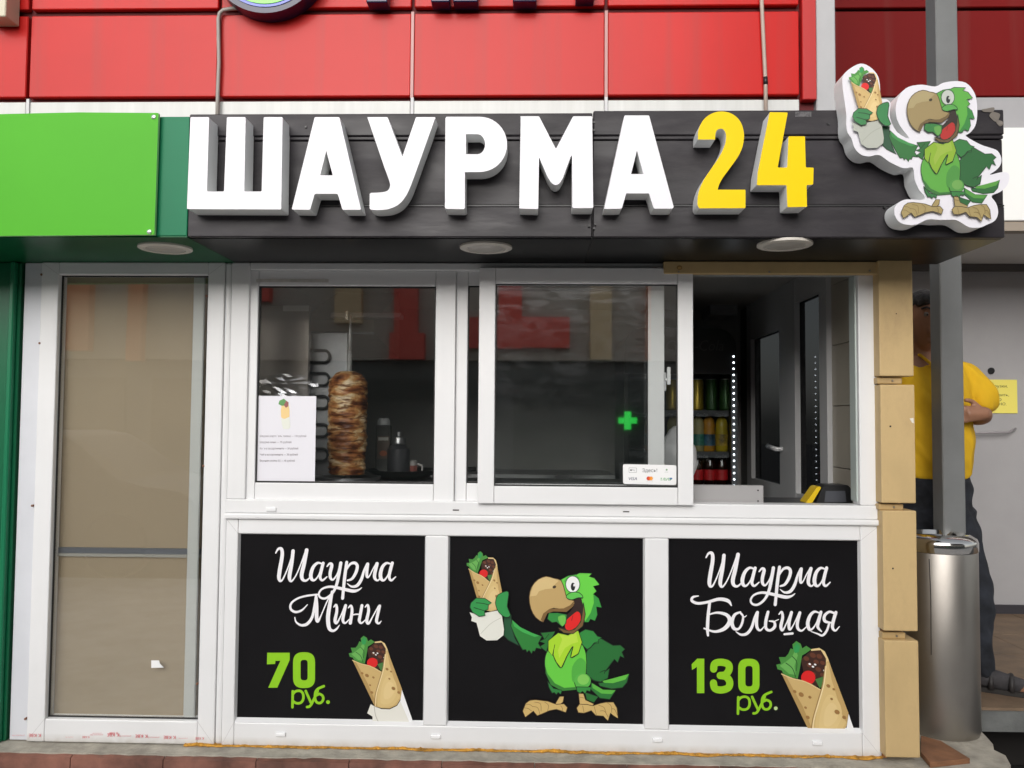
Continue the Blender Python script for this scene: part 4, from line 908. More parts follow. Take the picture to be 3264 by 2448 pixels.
zs_ = Z(1950, 1350, 4.424)
YS = -0.030+0.014-0.0012
L = rounded([zs_(157, 572), zs_(913, 588), zs_(910, 868), zs_(160, 852)], 7, 4)
st = prism('payment_sticker', [L], plane(YS), 0.0008, [ink((246, 246, 248))]); tag(st, 'white card payment sticker in the corner of the sliding pane', 'sticker')
pr = Print(plane(YS-0.0002, zs_))
pr.text('Здесь!', 432, 685, 52, (70, 70, 74), width=208); pr.build('lettering', st); pr = Print(plane(YS-0.0002, zs_)); pr.text('VISA', 230, 798, 44, (38, 42, 88), shear=0.22, width=126)
pr.build('payment_mark', st); pr = Print(plane(YS-0.0002, zs_)); pr.text('МИР', 692, 806, 42, (58, 160, 72), width=160); pr.poly([(810,766),(852,766),(850,786),(815,783)], (60, 110, 170))
pr.build('payment_mark', st); pr = Print(plane(YS-0.0002, zs_)); pr.poly(rounded([(240,622),(352,624),(350,692),(242,692)], 8), (120, 120, 124)); pr.poly(rounded([(244,626),(348,628),(346,688),(246,688)], 7), (246, 246, 248)); pr.ell(271, 657, 11, 13, (50, 50, 54)); pr.text('Pay', 290, 668, 26, (140, 140, 144), width=42)
pr.build('payment_mark', st); pr = Print(plane(YS-0.0002, zs_)); pr.ell(774, 652, 13, 13, (120, 160, 120)); pr.text('pay', 750, 690, 18, (176, 182, 176), width=48)
pr.build('payment_mark', st); pr = Print(plane(YS-0.0002, zs_)); pr.ell(519, 774, 29, 28, (214, 60, 34)); pr.ell(552, 774, 28, 28, (240, 158, 50)); pr.poly([(536,752),(545,774),(536,796),(527,774)], (236, 100, 36), 3); pr.text('mastercard', 494, 812, 9, (120, 100, 90), width=84)
pr.build('payment_mark', st)

# ------------------------------------------------------------------ corner cladding, strips
clad = thing('corner_cladding', (at(2865, 2400, -0.05).x, 0.0, 0.0), 'stack of four beige metal cladding pieces at the right corner of kiosk', 'cladding')
for a, b, c, d in ((2802, 828, 2911, 1199), (2808, 1226, 2918, 1604), (2815, 1628, 2924, 2012), (2821, 2042, 2931, 2416)):
    x0, x1, z0, z1 = rect(a, b, c, d, -0.05); o = box('cladding_piece', x0, x1, -0.05, 0.06, max(z0, 0.0005), z1, beige_m, clad, 0.004, 2); k_ = random.uniform(-0.006, 0.006); o.data.transform(Matrix(((1, 0, k_, -k_*(z0+z1)/2), (0, 1, k_*1.5, -k_*1.5*(z0+z1)/2), (0, 0, 1, 0), (0, 0, 0, 1))))
for a, b, c, d in ((2796, 1203, 2876, 1224), (2801, 1607, 2880, 1626), (2812, 2016, 2887, 2037)):
    x0, x1, z0, z1 = rect(a, b, c, d, -0.03); o = box('bracket', x0, x1, -0.03, 0.05, z0, z1, mat('beige bracket', (0.45, 0.31, 0.14), 0.5, var=0.15), clad, 0.003)
    box('screw', (x0+x1)/2+0.006, (x0+x1)/2+0.012, -0.033, -0.02, (z0+z1)/2-0.003, (z0+z1)/2+0.003, screw_m, o)
for px, py, r in ((2838, 1359, 2.0), (2846, 1812, 1.8), (2787+70, 1000, 1.2)):
    p = at(px, py, -0.05); box('dent', p.x-0.0015*r, p.x+0.0015*r, -0.0506, -0.049, p.z-0.0015*r, p.z+0.0015*r, dark_m, clad)
p = at(2906, 1342, -0.0505); raw('chip', [(p.x-0.007, -0.0504, p.z+0.009), (p.x+0.006, -0.0504, p.z+0.011), (p.x+0.008, -0.0504, p.z-0.008), (p.x+0.001, -0.0504, p.z-0.006)], [(0, 3, 2, 1)], mat('chip', (0.75, 0.7, 0.62), 0.7), clad)
strip = thing('beige_strip', (at(2450, 875, -0.035).x, -0.03, at(2450, 875, -0.035).z), 'beige metal strip screwed along the top of the open serving hatch', 'trim')
x0, x1, z0, z1 = rect(2116, 833, 2798, 873, -0.036); box('strip', x0, x1, -0.036, -0.0065, z0, z1, beige_m, strip, 0.003)
for px, py in ((2163, 867), (2452, 867), (2772, 863)):
    p = at(px, py, -0.036); box('screw', p.x-0.003, p.x+0.003, -0.038, -0.03, p.z-0.003, p.z+0.003, screw_m, strip)
p = at(2166, 853, -0.0365); pr = Print(plane(-0.0365)); pr.ell(2166, 853, 9, 7, (150, 112, 60)); pr.ell(2166, 854, 6, 4, (196, 160, 98)); pr.build('rust_ring', strip)
# dark green pillar at the far left
x0 = at(-1350, 1500, 0).x
gp = thing('green_pillar', (at(20, 2365, 0).x, 0, 0.0), 'dark green pillar along the left edge beside the white frame', 'pillar')
box('face', x0, at(46, 1500, 0.005).x, 0.005, 0.1, 0.0, zs-0.005, dgreen_p, gp, 0.004)
box('edge', at(8, 1500, -0.02).x, at(24, 1500, -0.02).x, -0.02, 0.0045, 0.0, zs-0.006, mat('green edge', (0.008, 0.17, 0.075), 0.3), gp, 0.004)

# ------------------------------------------------------------------ post, litter bin, brick
YPOST = 0.36
x0, x1, _, _ = rect(3006, 1400, 3078, 1700, YPOST)
post = thing('canopy_post', ((x0+x1)/2, YPOST+0.045, 0.0), 'tall square grey steel post behind the litter bin', 'post')
box('shaft', x0, x1, YPOST, YPOST+(x1-x0), 0.008, 4.2, post_m, post, 0.004)
box('base_plate', x0-0.03, x1+0.03, YPOST-0.03, YPOST+0.12, 0.0, 0.008, post_m, post)
pf = on_floor(3030, 2366, 0.0); rb = 0.525*(at(3133, 1900, 0.2).x-at(2908, 1900, 0.2).x)
bx_, by_ = at(3020, 1900, 0.2).x+0.016, max(pf.y+rb, 0.18)
zt = at(3030, 1752, by_).z
bin_ = thing('litter_bin', (bx_, by_, 0), 'cylindrical polished steel litter bin beside the beige corner', 'litter bin')
lathe('body', [(rb*0.97, 0.001), (rb*0.985, 0.012), (rb, 0.02), (rb, zt-0.004), (rb*0.985, zt)], steel_m, bin_, (bx_, by_, 0), 56)
lathe('lid', [(rb*1.0, zt+0.001), (rb*1.015, zt+0.004), (rb*1.015, zt+0.036), (rb*0.985, zt+0.048), (rb*0.80, zt+0.064), (rb*0.70, zt+0.066), (rb*0.62, zt+0.05), (rb*0.05, zt+0.042)], chrome_m, bin_, (bx_, by_, 0), 56)
tube('scratch', [(bx_-rb*0.62-0.001, by_-rb*0.80, zt-0.02), (bx_-rb*0.60-0.001, by_-rb*0.815, zt-0.16), (bx_-rb*0.61-0.001, by_-rb*0.81, zt-0.38)], 0.0014, dark_m, bin_, 6)
br_m = mat('brown tile slab', (0.23, 0.105, 0.05), 0.7, var=0.35, scale=9, bump=0.3, bscale=40, stretch=(1, 1, 4))
q = [on_floor(*p, 0.018) for p in ((2934, 2395), (2965, 2432), (3092, 2418), (3000, 2362), (2935, 2345))]
vs = [Vector((p.x, p.y, 0.019)) for p in q] + [Vector((p.x, p.y, 0.0005)) for p in q]
tl = raw('loose_tile', vs, [(0,1,2,3,4), (9,8,7,6,5)] + [(i, (i+1) % 5, 5+(i+1) % 5, 5+i) for i in range(5)], br_m)
bm = bmesh.new(); bm.from_mesh(tl.data); bmesh.ops.recalc_face_normals(bm, faces=bm.faces); bmesh.ops.bevel(bm, geom=list(bm.edges), offset=0.0015, segments=1, affect='EDGES'); bm.to_mesh(tl.data); bm.free()
tag(tl, 'loose brown stone tile lying on the plinth in front of the bin', 'tile')

# ------------------------------------------------------------------ inside the kiosk
# vertical spit with meat
ym = 0.36
p = at(1105, 1512, ym); pt_ = at(1105, 1184, ym); mx_, z0, z1 = p.x, p.z, pt_.z
spit = thing('shawarma_spit', (mx_, ym, z0-0.02), 'vertical spit of browned stacked meat behind the left pane', 'meat spit')
prof = [(0.0, .066), (0.02, .072), (0.10, .074), (0.25, .078), (0.42, .079), (0.6, .078), (0.75, .080), (0.86, .079), (0.93, .071), (0.98, .05), (1.0, .03)]
def prad(t):
    for (a, ra), (b, rb2) in zip(prof, prof[1:]):
        if t <= b: return ra+(rb2-ra)*(t-a)/(b-a)
    return prof[-1][1]
vs, fs = [], []; NR, NA = 130, 72
for i in range(NR+1):
    t_ = i/NR; z = z0+(z1-z0)*t_
    for k in range(NA):
        a = 2*math.pi*k/NA; q = Vector((math.cos(a), math.sin(a), 0))
        warp = 0.9*mnoise.noise((q.x*1.3, q.y*1.3, t_*6))
        lay = mnoise.noise((q.x*0.8, q.y*0.8, t_*34+warp)); fine = mnoise.noise((q.x*5, q.y*5, t_*90))
        r = prad(t_)+0.0065*lay+0.0030*fine+0.003*mnoise.noise((q.x*2, q.y*2, t_*8))
        vs.append((mx_+r*q.x, ym+r*q.y, z))
for i in range(NR):
    for k in range(NA): fs.append((i*NA+k, i*NA+(k+1) % NA, (i+1)*NA+(k+1) % NA, (i+1)*NA+k))
fs += [tuple(range(NA-1, -1, -1)), tuple(NR*NA+k for k in range(NA))]
mm = bpy.data.materials.new('roast meat'); mm.use_nodes = True; n_ = mm.node_tree; b_ = n_.nodes['Principled BSDF']; b_.inputs['Roughness'].default_value = 0.42
tc = n_.nodes.new('ShaderNodeTexCoord')
def mnz(scale, detail, dist):
    mp = n_.nodes.new('ShaderNodeMapping'); mp.inputs['Scale'].default_value = scale; nz = n_.nodes.new('ShaderNodeTexNoise'); nz.inputs['Scale'].default_value = 1.0
    nz.inputs['Detail'].default_value = detail; nz.inputs['Distortion'].default_value = dist; n_.links.new(tc.outputs['Object'], mp.inputs[0]); n_.links.new(mp.outputs[0], nz.inputs['Vector']); return nz.outputs['Fac']
cr = n_.nodes.new('ShaderNodeValToRGB'); el = cr.color_ramp.elements
el[0].position = 0.33; el[0].color = (0.16, 0.045, 0.013, 1); el[1].position = 0.64; el[1].color = (0.90, 0.70, 0.46, 1)
for pos, c_ in ((0.43, (0.36, 0.125, 0.034)), (0.51, (0.58, 0.28, 0.09)), (0.57, (0.76, 0.52, 0.27))): e_ = el.new(pos); e_.color = (*c_, 1)
n_.links.new(mnz((13, 13, 26), 4, 0.3), cr.inputs[0])
c2_ = n_.nodes.new('ShaderNodeValToRGB'); e2 = c2_.color_ramp.elements; e2[0].position = 0.38; e2[0].color = (0.30, 0.17, 0.10, 1); e2[1].position = 0.50; e2[1].color = (1, 1, 1, 1)
n_.links.new(mnz((16, 16, 75), 5, 0.6), c2_.inputs[0])
mu = n_.nodes.new('ShaderNodeMix'); mu.data_type = 'RGBA'; mu.blend_type = 'MULTIPLY'; mu.inputs['Factor'].default_value = 1.0
n_.links.new(cr.outputs[0], mu.inputs['A']); n_.links.new(c2_.outputs[0], mu.inputs['B']); n_.links.new(mu.outputs['Result'], b_.inputs['Base Color'])
raw('meat', vs, fs, mm, spit, smooth=True)
tube('rod', [(mx_+0.004, ym, z0-0.02), (mx_+0.004, ym, z1+0.08)], 0.0105, mat('pale steel rod', (0.75, 0.74, 0.72), 0.4, 0.5), spit)
tube('rod_tip', [(mx_+0.004, ym, z1+0.08), (mx_+0.006, ym, at(1117, 1000, ym).z)], [0.0085, 0.0045], MATS['pale steel rod'], spit)
lathe('drip_tray', [(0.11, -0.03), (0.135, -0.022), (0.14, -0.008), (0.132, -0.008), (0.12, -0.02), (0.02, -0.021)], steel_d, spit, (mx_, ym, z0), 36)
# counter carrying the grill
zc_ = z0-0.033
box_c = thing('work_counter', (at(1150, 1540, 0.5).x, 0.45, 0.012), 'steel work counter below the window inside the kiosk', 'counter')
xa, xb_ = at(700, 1500, 0.3).x+0.035, XS-0.75
box('top', xa, xb_, 0.10, 0.72, zc_-0.03, zc_, steel_d, box_c, 0.003)
box('cabinet', xa+0.02, xb_-0.02, 0.14, 0.70, 0.0125, zc_-0.031, mat('cabinet', (0.2, 0.2, 0.2), 0.4), box_c)
# grill: back plate with heating coils, steel side box, upper arm
gr = thing('gyro_grill', (mx_-0.08, 0.5, zc_), 'upright electric grill with black looped heating coils beside the meat', 'grill')
yg = 0.47
x0, x1, z0g, z1g = rect(985, 1060, 1062, 1500, yg); box('back_plate', x0, x1+0.05, yg+0.03, yg+0.05, zc_, z1g, mat('grill plate', (0.34, 0.34, 0.35), 0.4, 0.6, var=0.2), gr)
cx0, cx1 = at(990, 1300, yg).x, at(1040, 1300, yg).x
for py in (1135, 1208, 1282, 1372, 1450):
    z = at(1015, py, yg).z; h = 0.026
    pts = [(cx0-0.02, yg+0.015, z+h)] + [(cx1-0.016+0.022*math.cos(a), yg+0.015, z+h*math.sin(a)) for a in [math.pi/2-math.pi*k/10 for k in range(11)]] + [(cx0-0.02, yg+0.015, z-h)]
    tube('heating_coil', pts, 0.0058, mat('black coil', (0.015, 0.014, 0.014), 0.6), gr, 8)
x0, x1, z0g, z1g = rect(818, 975, 984, 1260, 0.40); box('side_shield', x0, x1, 0.40, 0.43, zc_, z1g, mat('steel shield', (0.45, 0.40, 0.36), 0.28, 0.9, var=0.12), gr, 0.002)
pbox('shield_cap', 902, 974, 984, 992, 0.396, 0.003, mat('bright steel lip', (0.8, 0.79, 0.77), 0.35, 0.6), gr)
x0, x1, z0g, z1g = rect(1060, 1000, 1282, 1015, 0.40); box('upper_arm', x0, x1, 0.36, 0.44, z0g, z1g, steel_d, gr, 0.002)
x0, x1, _, _ = rect(1105, 995, 1112, 1020, 0.36); box('spit_holder', x0, x1, 0.34, 0.38, at(1108, 1020, 0.36).z, at(1108, 994, 0.36).z, chrome_m, gr)
hood = thing('steel_hood', (at(1090, 1110, 0.75).x, 0.9, at(1090, 1110, 0.75).z), 'beige steel extractor hood above the grill inside the kiosk', 'hood')
x0, x1, z0g, z1g = rect(985, 1030, 1210, 1112, 0.75)
bm = bmesh.new(); 
for v in ((x0, .62, z1g-0.06), (x1, .62, z1g-0.06), (x1+0.0, .62, z1g), (x0, .62, z1g), (x0, 1.3, z0g), (x1, 1.3, z0g), (x1, 1.3, ZC), (x0, 1.3, ZC)): bm.verts.new(v)
bm.verts.ensure_lookup_table()
for f in ((0,1,2,3), (3,2,6,7), (0,4,5,1), (0,3,7,4), (1,5,6,2), (4,7,6,5)): bm.faces.new([bm.verts[i] for i in f])
frombm('canopy', bm, mat('hood steel', (0.46, 0.42, 0.35), 0.4, 0.5, var=0.1), hood)
tube('lip', [(x0, .615, z1g-0.06), (x1, .615, z1g-0.06)], 0.006, steel_d, hood)
# back counter things: pan, sauce bottle, white jar, sockets
bk = thing('frying_pan', (at(1285, 1500, 0.55).x, 0.55, zc_), 'wide dark pan on the counter right of the meat', 'pan')
q = at(1285, 1500, 0.55); lathe('bowl', [(0.09, 0.001), (0.15, 0.035), (0.165, 0.045), (0.158, 0.045), (0.14, 0.03), (0.02, 0.008)], mat('dark pan', (0.03, 0.03, 0.03), 0.3, 0.5), bk, (q.x, 0.55, zc_), 36)
tube('handle', [(q.x+0.14, 0.53, zc_+0.04), (q.x+0.32, 0.44, zc_+0.055)], 0.010, black_m, bk)
sb = thing('sauce_box', (at(1222, 1470, 0.66).x, 0.66, zc_), 'tall clear container with printed label behind the pan', 'container')
x0, x1, z0g, z1g = rect(1200, 1355, 1245, 1475, 0.66); box('body', x0, x1, 0.63, 0.69, zc_+0.0005, z1g, mat('container', (0.07, 0.07, 0.066), 0.2), sb, 0.008, 2)
pr = Print(lambda x, y: at(x, y, 0.6295)); pr.poly([(1203,1390),(1241,1390),(1241,1462),(1203,1462)], (84, 70, 60)); pr.ell(1222, 1445, 12, 9, (150, 80, 48)); pr.poly([(1206,1394),(1238,1394),(1238,1404),(1206,1404)], (170, 168, 160)); pr.build('label', sb)
lathe('lid', [(0.02, 0), (0.028, 0.001), (0.028, 0.02), (0.02, 0.03)], mat('pale lid', (0.45, 0.46, 0.46), 0.4), sb, ((x0+x1)/2, 0.66, z1g), 20)
q = at(1290, 1470, 0.62); zq = zc_+0.0005
mg = thing('mug', (q.x, 0.68, zq), 'small white mug with red print on the counter behind the pan', 'mug')
lathe('body', [(0.034, 0), (0.036, 0.004), (0.037, 0.075), (0.034, 0.075), (0.032, 0.012)], mat('mug glaze', (0.45, 0.43, 0.42), 0.3, var=0.2), mg, (q.x+0.01, 0.68, zq), 24)
lathe('print_band', [(0.0378, 0.025), (0.0378, 0.055)], mat('mug print', (0.35, 0.12, 0.1), 0.4, var=0.9, scale=40), mg, (q.x+0.01, 0.68, zq), 24)
tube('handle', [(q.x+0.045, 0.68, zq+0.06), (q.x+0.07, 0.68, zq+0.055), (q.x+0.07, 0.68, zq+0.025), (q.x+0.045, 0.68, zq+0.018)], 0.005, MATS['mug glaze'], mg)
gd = thing('sauce_dispenser', (q.x-0.05, 0.84, zc_), 'dark lidded dispenser standing at the rear of the counter', 'dispenser')
x0, x1, z0g, z1g = rect(1248, 1385, 1302, 1470, 0.69)
lathe('body', [(0.05, 0.001), (0.052, 0.01), (0.05, 0.13), (0.03, 0.15)], mat('dark dispenser', (0.05, 0.05, 0.055), 0.3), gd, (q.x-0.03, 0.665-0.05+0.02, zc_), 24)
lathe('knob', [(0.03, 0.151), (0.034, 0.155), (0.03, 0.18), (0.012, 0.185), (0.012, 0.205)], steel_d, gd, (q.x-0.03, 0.635, zc_), 20)
# white plastic bag at the back
bgm = mat('white plastic bag', (0.62, 0.62, 0.63), 0.35, var=0.1)
q = at(2152, 1560, 0.30); bm = bmesh.new(); bmesh.ops.create_icosphere(bm, subdivisions=4, radius=1.0)
for v in bm.verts:
    c0 = v.co.copy(); nn = 1+0.10*mnoise.noise(c0*2.3)+0.05*mnoise.noise(c0*6); v.co = Vector((c0.x*0.075*nn, c0.y*0.06*nn, max(c0.z, -0.85)*0.115*nn*(1.15 if c0.z > 0 else 1)))
    v.co += Vector((q.x+0.015, 0.33, 0)); 
zmin = min(v.co.z for v in bm.verts)
for v in bm.verts: v.co.z += zc_ - zmin + 0.001
bag = frombm('plastic_bag', bm, bgm, None, True); tag(bag, 'crumpled white plastic bag on the counter behind the sliding sash', 'bag')
# metal cash box and card terminal at the open hatch
zsill = at(2450, 1603, 0.05).z
x0, x1, z0g, z1g = rect(2100, 1546, 2434, 1605, 0.10)
cb = thing('steel_ledge', ((x0+x1)/2, 0.12, z0g), 'low pale grey metal upstand behind the open hatch sill', 'upstand')
box('plate', x0, x1, 0.10, 0.125, at(2400, 1645, 0.1).z, z1g, mat('pale grey metal', (0.42, 0.41, 0.41), 0.4, 0.3), cb, 0.002)
for py in (1563, 1597): p = at(2416, py, 0.10); box('screw', p.x-0.0025, p.x+0.0025, 0.098, 0.11, p.z-0.0025, p.z+0.0025, dark_m, cb)
box_f = box('hatch_shelf', at(2100, 1600, 0.1).x, XS-0.03, 0.126, 0.42, zsill-0.03, zsill-0.012, mat('dark shelf', (0.05, 0.05, 0.052), 0.35)); tag(box_f, 'dark shelf just inside the open serving hatch', 'shelf')
ct = thing('card_terminal', (at(2660, 1600, 0.22).x, 0.25, zsill-0.012), 'black card terminal with a yellow edge on the hatch shelf', 'card terminal')
def wedge(name, pts, y0, y1, m_, par): return prism(name, [pts], plane(y0), y1-y0, [m_, m_], par)
wedge('body', rounded([(2600,1607),(2622,1552),(2632,1546),(2702,1546),(2712,1556),(2716,1607)], 5), 0.19, 0.28, black_m, ct)
wedge('yellow_edge', rounded([(2568,1604),(2604,1553),(2614,1550),(2617,1556),(2588,1604)], 4), 0.186, 0.26, mat('yellow plastic', (0.75, 0.5, 0.01), 0.35), ct)
pr = Print(lambda x, y: at(x, y, 0.1895)); pr.poly([(2632,1565),(2694,1565),(2698,1600),(2628,1600)], (74, 76, 82)); pr.build('keypad', ct)

# drinks fridge
yfz = 1.28
fx0, fx1 = at(1990, 1300, yfz).x, at(2346, 1300, yfz).x
ztopf = at(2250, 1046, yfz).z
fridge = thing('drinks_fridge', ((fx0+fx1)/2, yfz+0.25, 0.012), 'black upright drinks fridge with lit door strip at the back', 'fridge')
fb = mat('fridge black', (0.010, 0.010, 0.011), 0.3)
box('side', fx0, fx0+0.03, yfz+0.02, yfz+0.5, 0.0125, ztopf-0.12, fb, fridge); box('side', fx1-0.02, fx1, yfz+0.02, yfz+0.5, 0.0125, ztopf-0.12, fb, fridge)
box('back', fx0+0.031, fx1-0.021, yfz+0.47, yfz+0.5, 0.0125, ztopf-0.12, mat('fridge inside', (0.05, 0.05, 0.052), 0.5), fridge)
box('base', fx0+0.031, fx1-0.021, yfz+0.02, yfz+0.469, 0.0125, 0.25, fb, fridge)
hd = [(fx0, ztopf-0.24), (fx0, ztopf-0.10)] + [(fx0+0.10-0.10*math.cos(a), ztopf-0.10+0.10*math.sin(a)) for a in [math.pi/2*k/8 for k in range(1, 9)]] + [(fx1-0.10+0.10*math.sin(a), ztopf-0.10+0.10*math.cos(a)) for a in [math.pi/2*k/8 for k in range(0, 9)]] + [(fx1, ztopf-0.24)]
n = len(hd); vs = [(x, yfz-0.01, z) for x, z in hd] + [(x, yfz+0.5, z) for x, z in hd]
o = raw('header', vs, [tuple(range(n)), tuple(range(2*n-1, n-1, -1))] + [(i, (i+1) % n, n+(i+1) % n, n+i) for i in range(n)], fb, fridge)
bm = bmesh.new(); bm.from_mesh(o.data); bmesh.ops.recalc_face_normals(bm, faces=bm.faces); bm.to_mesh(o.data); bm.free()
pr = Print(lambda x, y: at(x, y, yfz-0.0105)); pr.text('Coca-Cola', 2120, 1118, 36, (64, 62, 66), shear=0.2, width=186); pr.build('lettering', fridge)
led_x = at(2337, 1300, yfz).x
box('door_stile', led_x-0.012, fx1+0.004, yfz-0.012, yfz+0.018, 0.05, ztopf-0.241, mat('fridge stile', (0.10, 0.105, 0.11), 0.25, 0.3), fridge)
bm = bmesh.new(); ledm = mat('white led', (0.9, 0.95, 1), 0.5, emit=(0.85, 0.93, 1.0), estr=9.0)
for k in range(26):
    z = at(2337, 1137+19.5*k, yfz).z; r = bmesh.ops.create_icosphere(bm, subdivisions=1, radius=0.004)
    for v in r['verts']: v.co += Vector((led_x, yfz-0.014, z))
frombm('led_strip', bm, ledm, fridge)
shelf_m = mat('shelf front', (0.05, 0.05, 0.055), 0.35)
shz = []
for py in (1308, 1440, 1560):
    z = at(2250, py, yfz+0.03).z; shz.append(z)
    s_ = box('shelf', fx0+0.032, fx1-0.03, yfz+0.03, yfz+0.46, z-0.03, z+0.0, shelf_m, fridge)
    if py < 1500:
        pr = Print(lambda x, y: at(x, y, yfz+0.0295))
        for px in (2072, 2150, 2205, 2262, 2322)[0:5]:
            if px in (2072, 2150): pass
            pr.text('Coca-Cola', px-42, py+20, 11, (150, 150, 152), shear=0.2, width=36)
        pr.build('shelf_lettering', s_)
box('door_glass', fx0+0.02, led_x-0.013, yfz+0.004, yfz+0.010, 0.26, ztopf-0.242, glass('fridge glass', 1.25, (0.9, 0.92, 0.92)), fridge)
def can(name, px, col, top, sz, label, cat, prof, lab=None, grp=None):
    q = at(px, 1300, yfz+0.10)
    t = thing(name, (q.x, yfz+0.10, sz+0.0005), label, cat, grp)
    lathe('body', [(a, b) for a, b in prof], col, t, (q.x, yfz+0.10, sz+0.0005), 20)
    if lab: 
        r0, za, zb_, lm = lab; lathe('label', [(r0, za), (r0, zb_)], lm, t, (q.x, yfz+0.10, sz+0.0005), 20)
    zt_ = prof[-1][1]; r_ = prof[-1][0]
    lathe('cap', [(r_*1.08, zt_+0.0004), (r_*1.08, zt_+0.012 if cat == 'bottle' else zt_+0.003)], top, t, (q.x, yfz+0.10, sz+0.0005), 16)
    return t
CANP = [(0.026, 0), (0.033, 0.008), (0.033, 0.150), (0.027, 0.163)]
gold = mat('gold can', (0.62, 0.42, 0.05), 0.3, 0.5); gcan = mat('green striped can', (0.03, 0.10, 0.02), 0.3, 0.3, var=0.9, scale=22, stretch=(1, 1, 0.15)); alu = mat('can top', (0.6, 0.6, 0.6), 0.3, 1.0)
for px, m_, lab in ((2080, gcan, 'dark green drink can, leftmost on the upper fridge shelf'), (2142, gold, 'yellow drink can behind the sash handle on the upper fridge shelf'), (2222, gold, 'gold drink can on the upper fridge shelf beside two green cans'), (2268, gcan, 'black and green drink can in the middle of the upper fridge shelf'), (2312, gcan, 'black and green drink can next to the fridge light strip')):
    can('drink_can', px, m_, alu, shz[0], lab, 'can', CANP, grp='cans on the upper fridge shelf')
BOT = [(0.028, 0), (0.033, 0.008), (0.033, 0.10), (0.030, 0.12), (0.033, 0.135), (0.026, 0.165), (0.013, 0.185), (0.013, 0.20)]
amber = mat('orange juice bottle', (0.45, 0.20, 0.02), 0.2); lj = mat('yellow juice bottle', (0.42, 0.30, 0.02), 0.2); clear = mat('pale tea bottle', (0.35, 0.3, 0.14), 0.15)
lb1 = mat('blue orange label', (0.03, 0.10, 0.16), 0.4, var=0.9, scale=30); lb2 = mat('yellow green label', (0.35, 0.22, 0.02), 0.4, var=0.9, scale=35); lb3 = mat('teal label', (0.04, 0.2, 0.15), 0.4, var=0.7, scale=30)
for px, m_, l_, c_, lab in ((2075, clear, lb3, 'g', 'pale drink bottle, leftmost on the middle fridge shelf'), (2145, clear, lb3, 'g', 'green-capped bottle behind the sash on the middle fridge shelf'), (2225, clear, lb3, 'w', 'clear tea bottle with teal label on the middle fridge shelf'), (2259, amber, lb1, 'o', 'orange juice bottle with blue label on the middle fridge shelf'), (2300, lj, lb2, 'g', 'yellow juice bottle with green label by the fridge light strip')):
    can('drink_bottle', px, m_, ink({'g': (40, 90, 40), 'w': (200, 200, 196), 'o': (200, 90, 30)}[c_]), shz[1], lab, 'bottle', BOT, (0.0335, 0.03, 0.09, l_), 'bottles on the middle fridge shelf')
cola = mat('dark cola', (0.02, 0.006, 0.004), 0.12); rl = mat('red label', (0.45, 0.012, 0.015), 0.4)
BOT2 = [(0.028, 0), (0.031, 0.01), (0.028, 0.05), (0.032, 0.09), (0.030, 0.13), (0.014, 0.18), (0.013, 0.20)]
for px, lab in ((2100, 'leftmost'), (2160, 'second from the left'), (2222, 'third from the left'), (2262, 'fourth from the left'), (2300, 'rightmost')):
    can('cola_bottle', px, cola, rl, shz[2], 'dark bottle with red label, %s on the lower fridge shelf' % lab, 'bottle', BOT2, (0.0325, 0.045, 0.10, rl), 'bottles on the lower fridge shelf')
# white cabinet on the wall at the back, above the fridge, and steel things in the dim middle
bxx = thing('wall_box', (at(2300, 1000, 1.7).x, 1.8, at(2300, 1005, 1.7).z), 'pale boxy unit mounted high on the back wall over the fridge', 'wall unit')
x0, x1, z0g, z1g = rect(2262, 940, 2352, 1005, 1.72); box('case', x0, x1, 1.72, YK-0.002, z0g, z1g, mat('pale unit', (0.30, 0.30, 0.31), 0.5), bxx, 0.006)
bc2 = thing('back_counter', (0.0, 1.6, 0.012), 'dim steel back counter along the rear wall of the kiosk', 'counter')
box('body', at(1250, 1500, 1.5).x, fx0-0.03, 1.5, YK-0.002, 0.0125, 0.86, mat('counter front', (0.09, 0.09, 0.09), 0.4), bc2)
box('top', at(1240, 1500, 1.5).x, fx0-0.03, 1.46, YK-0.002, 0.861, 0.90, steel_d, bc2)

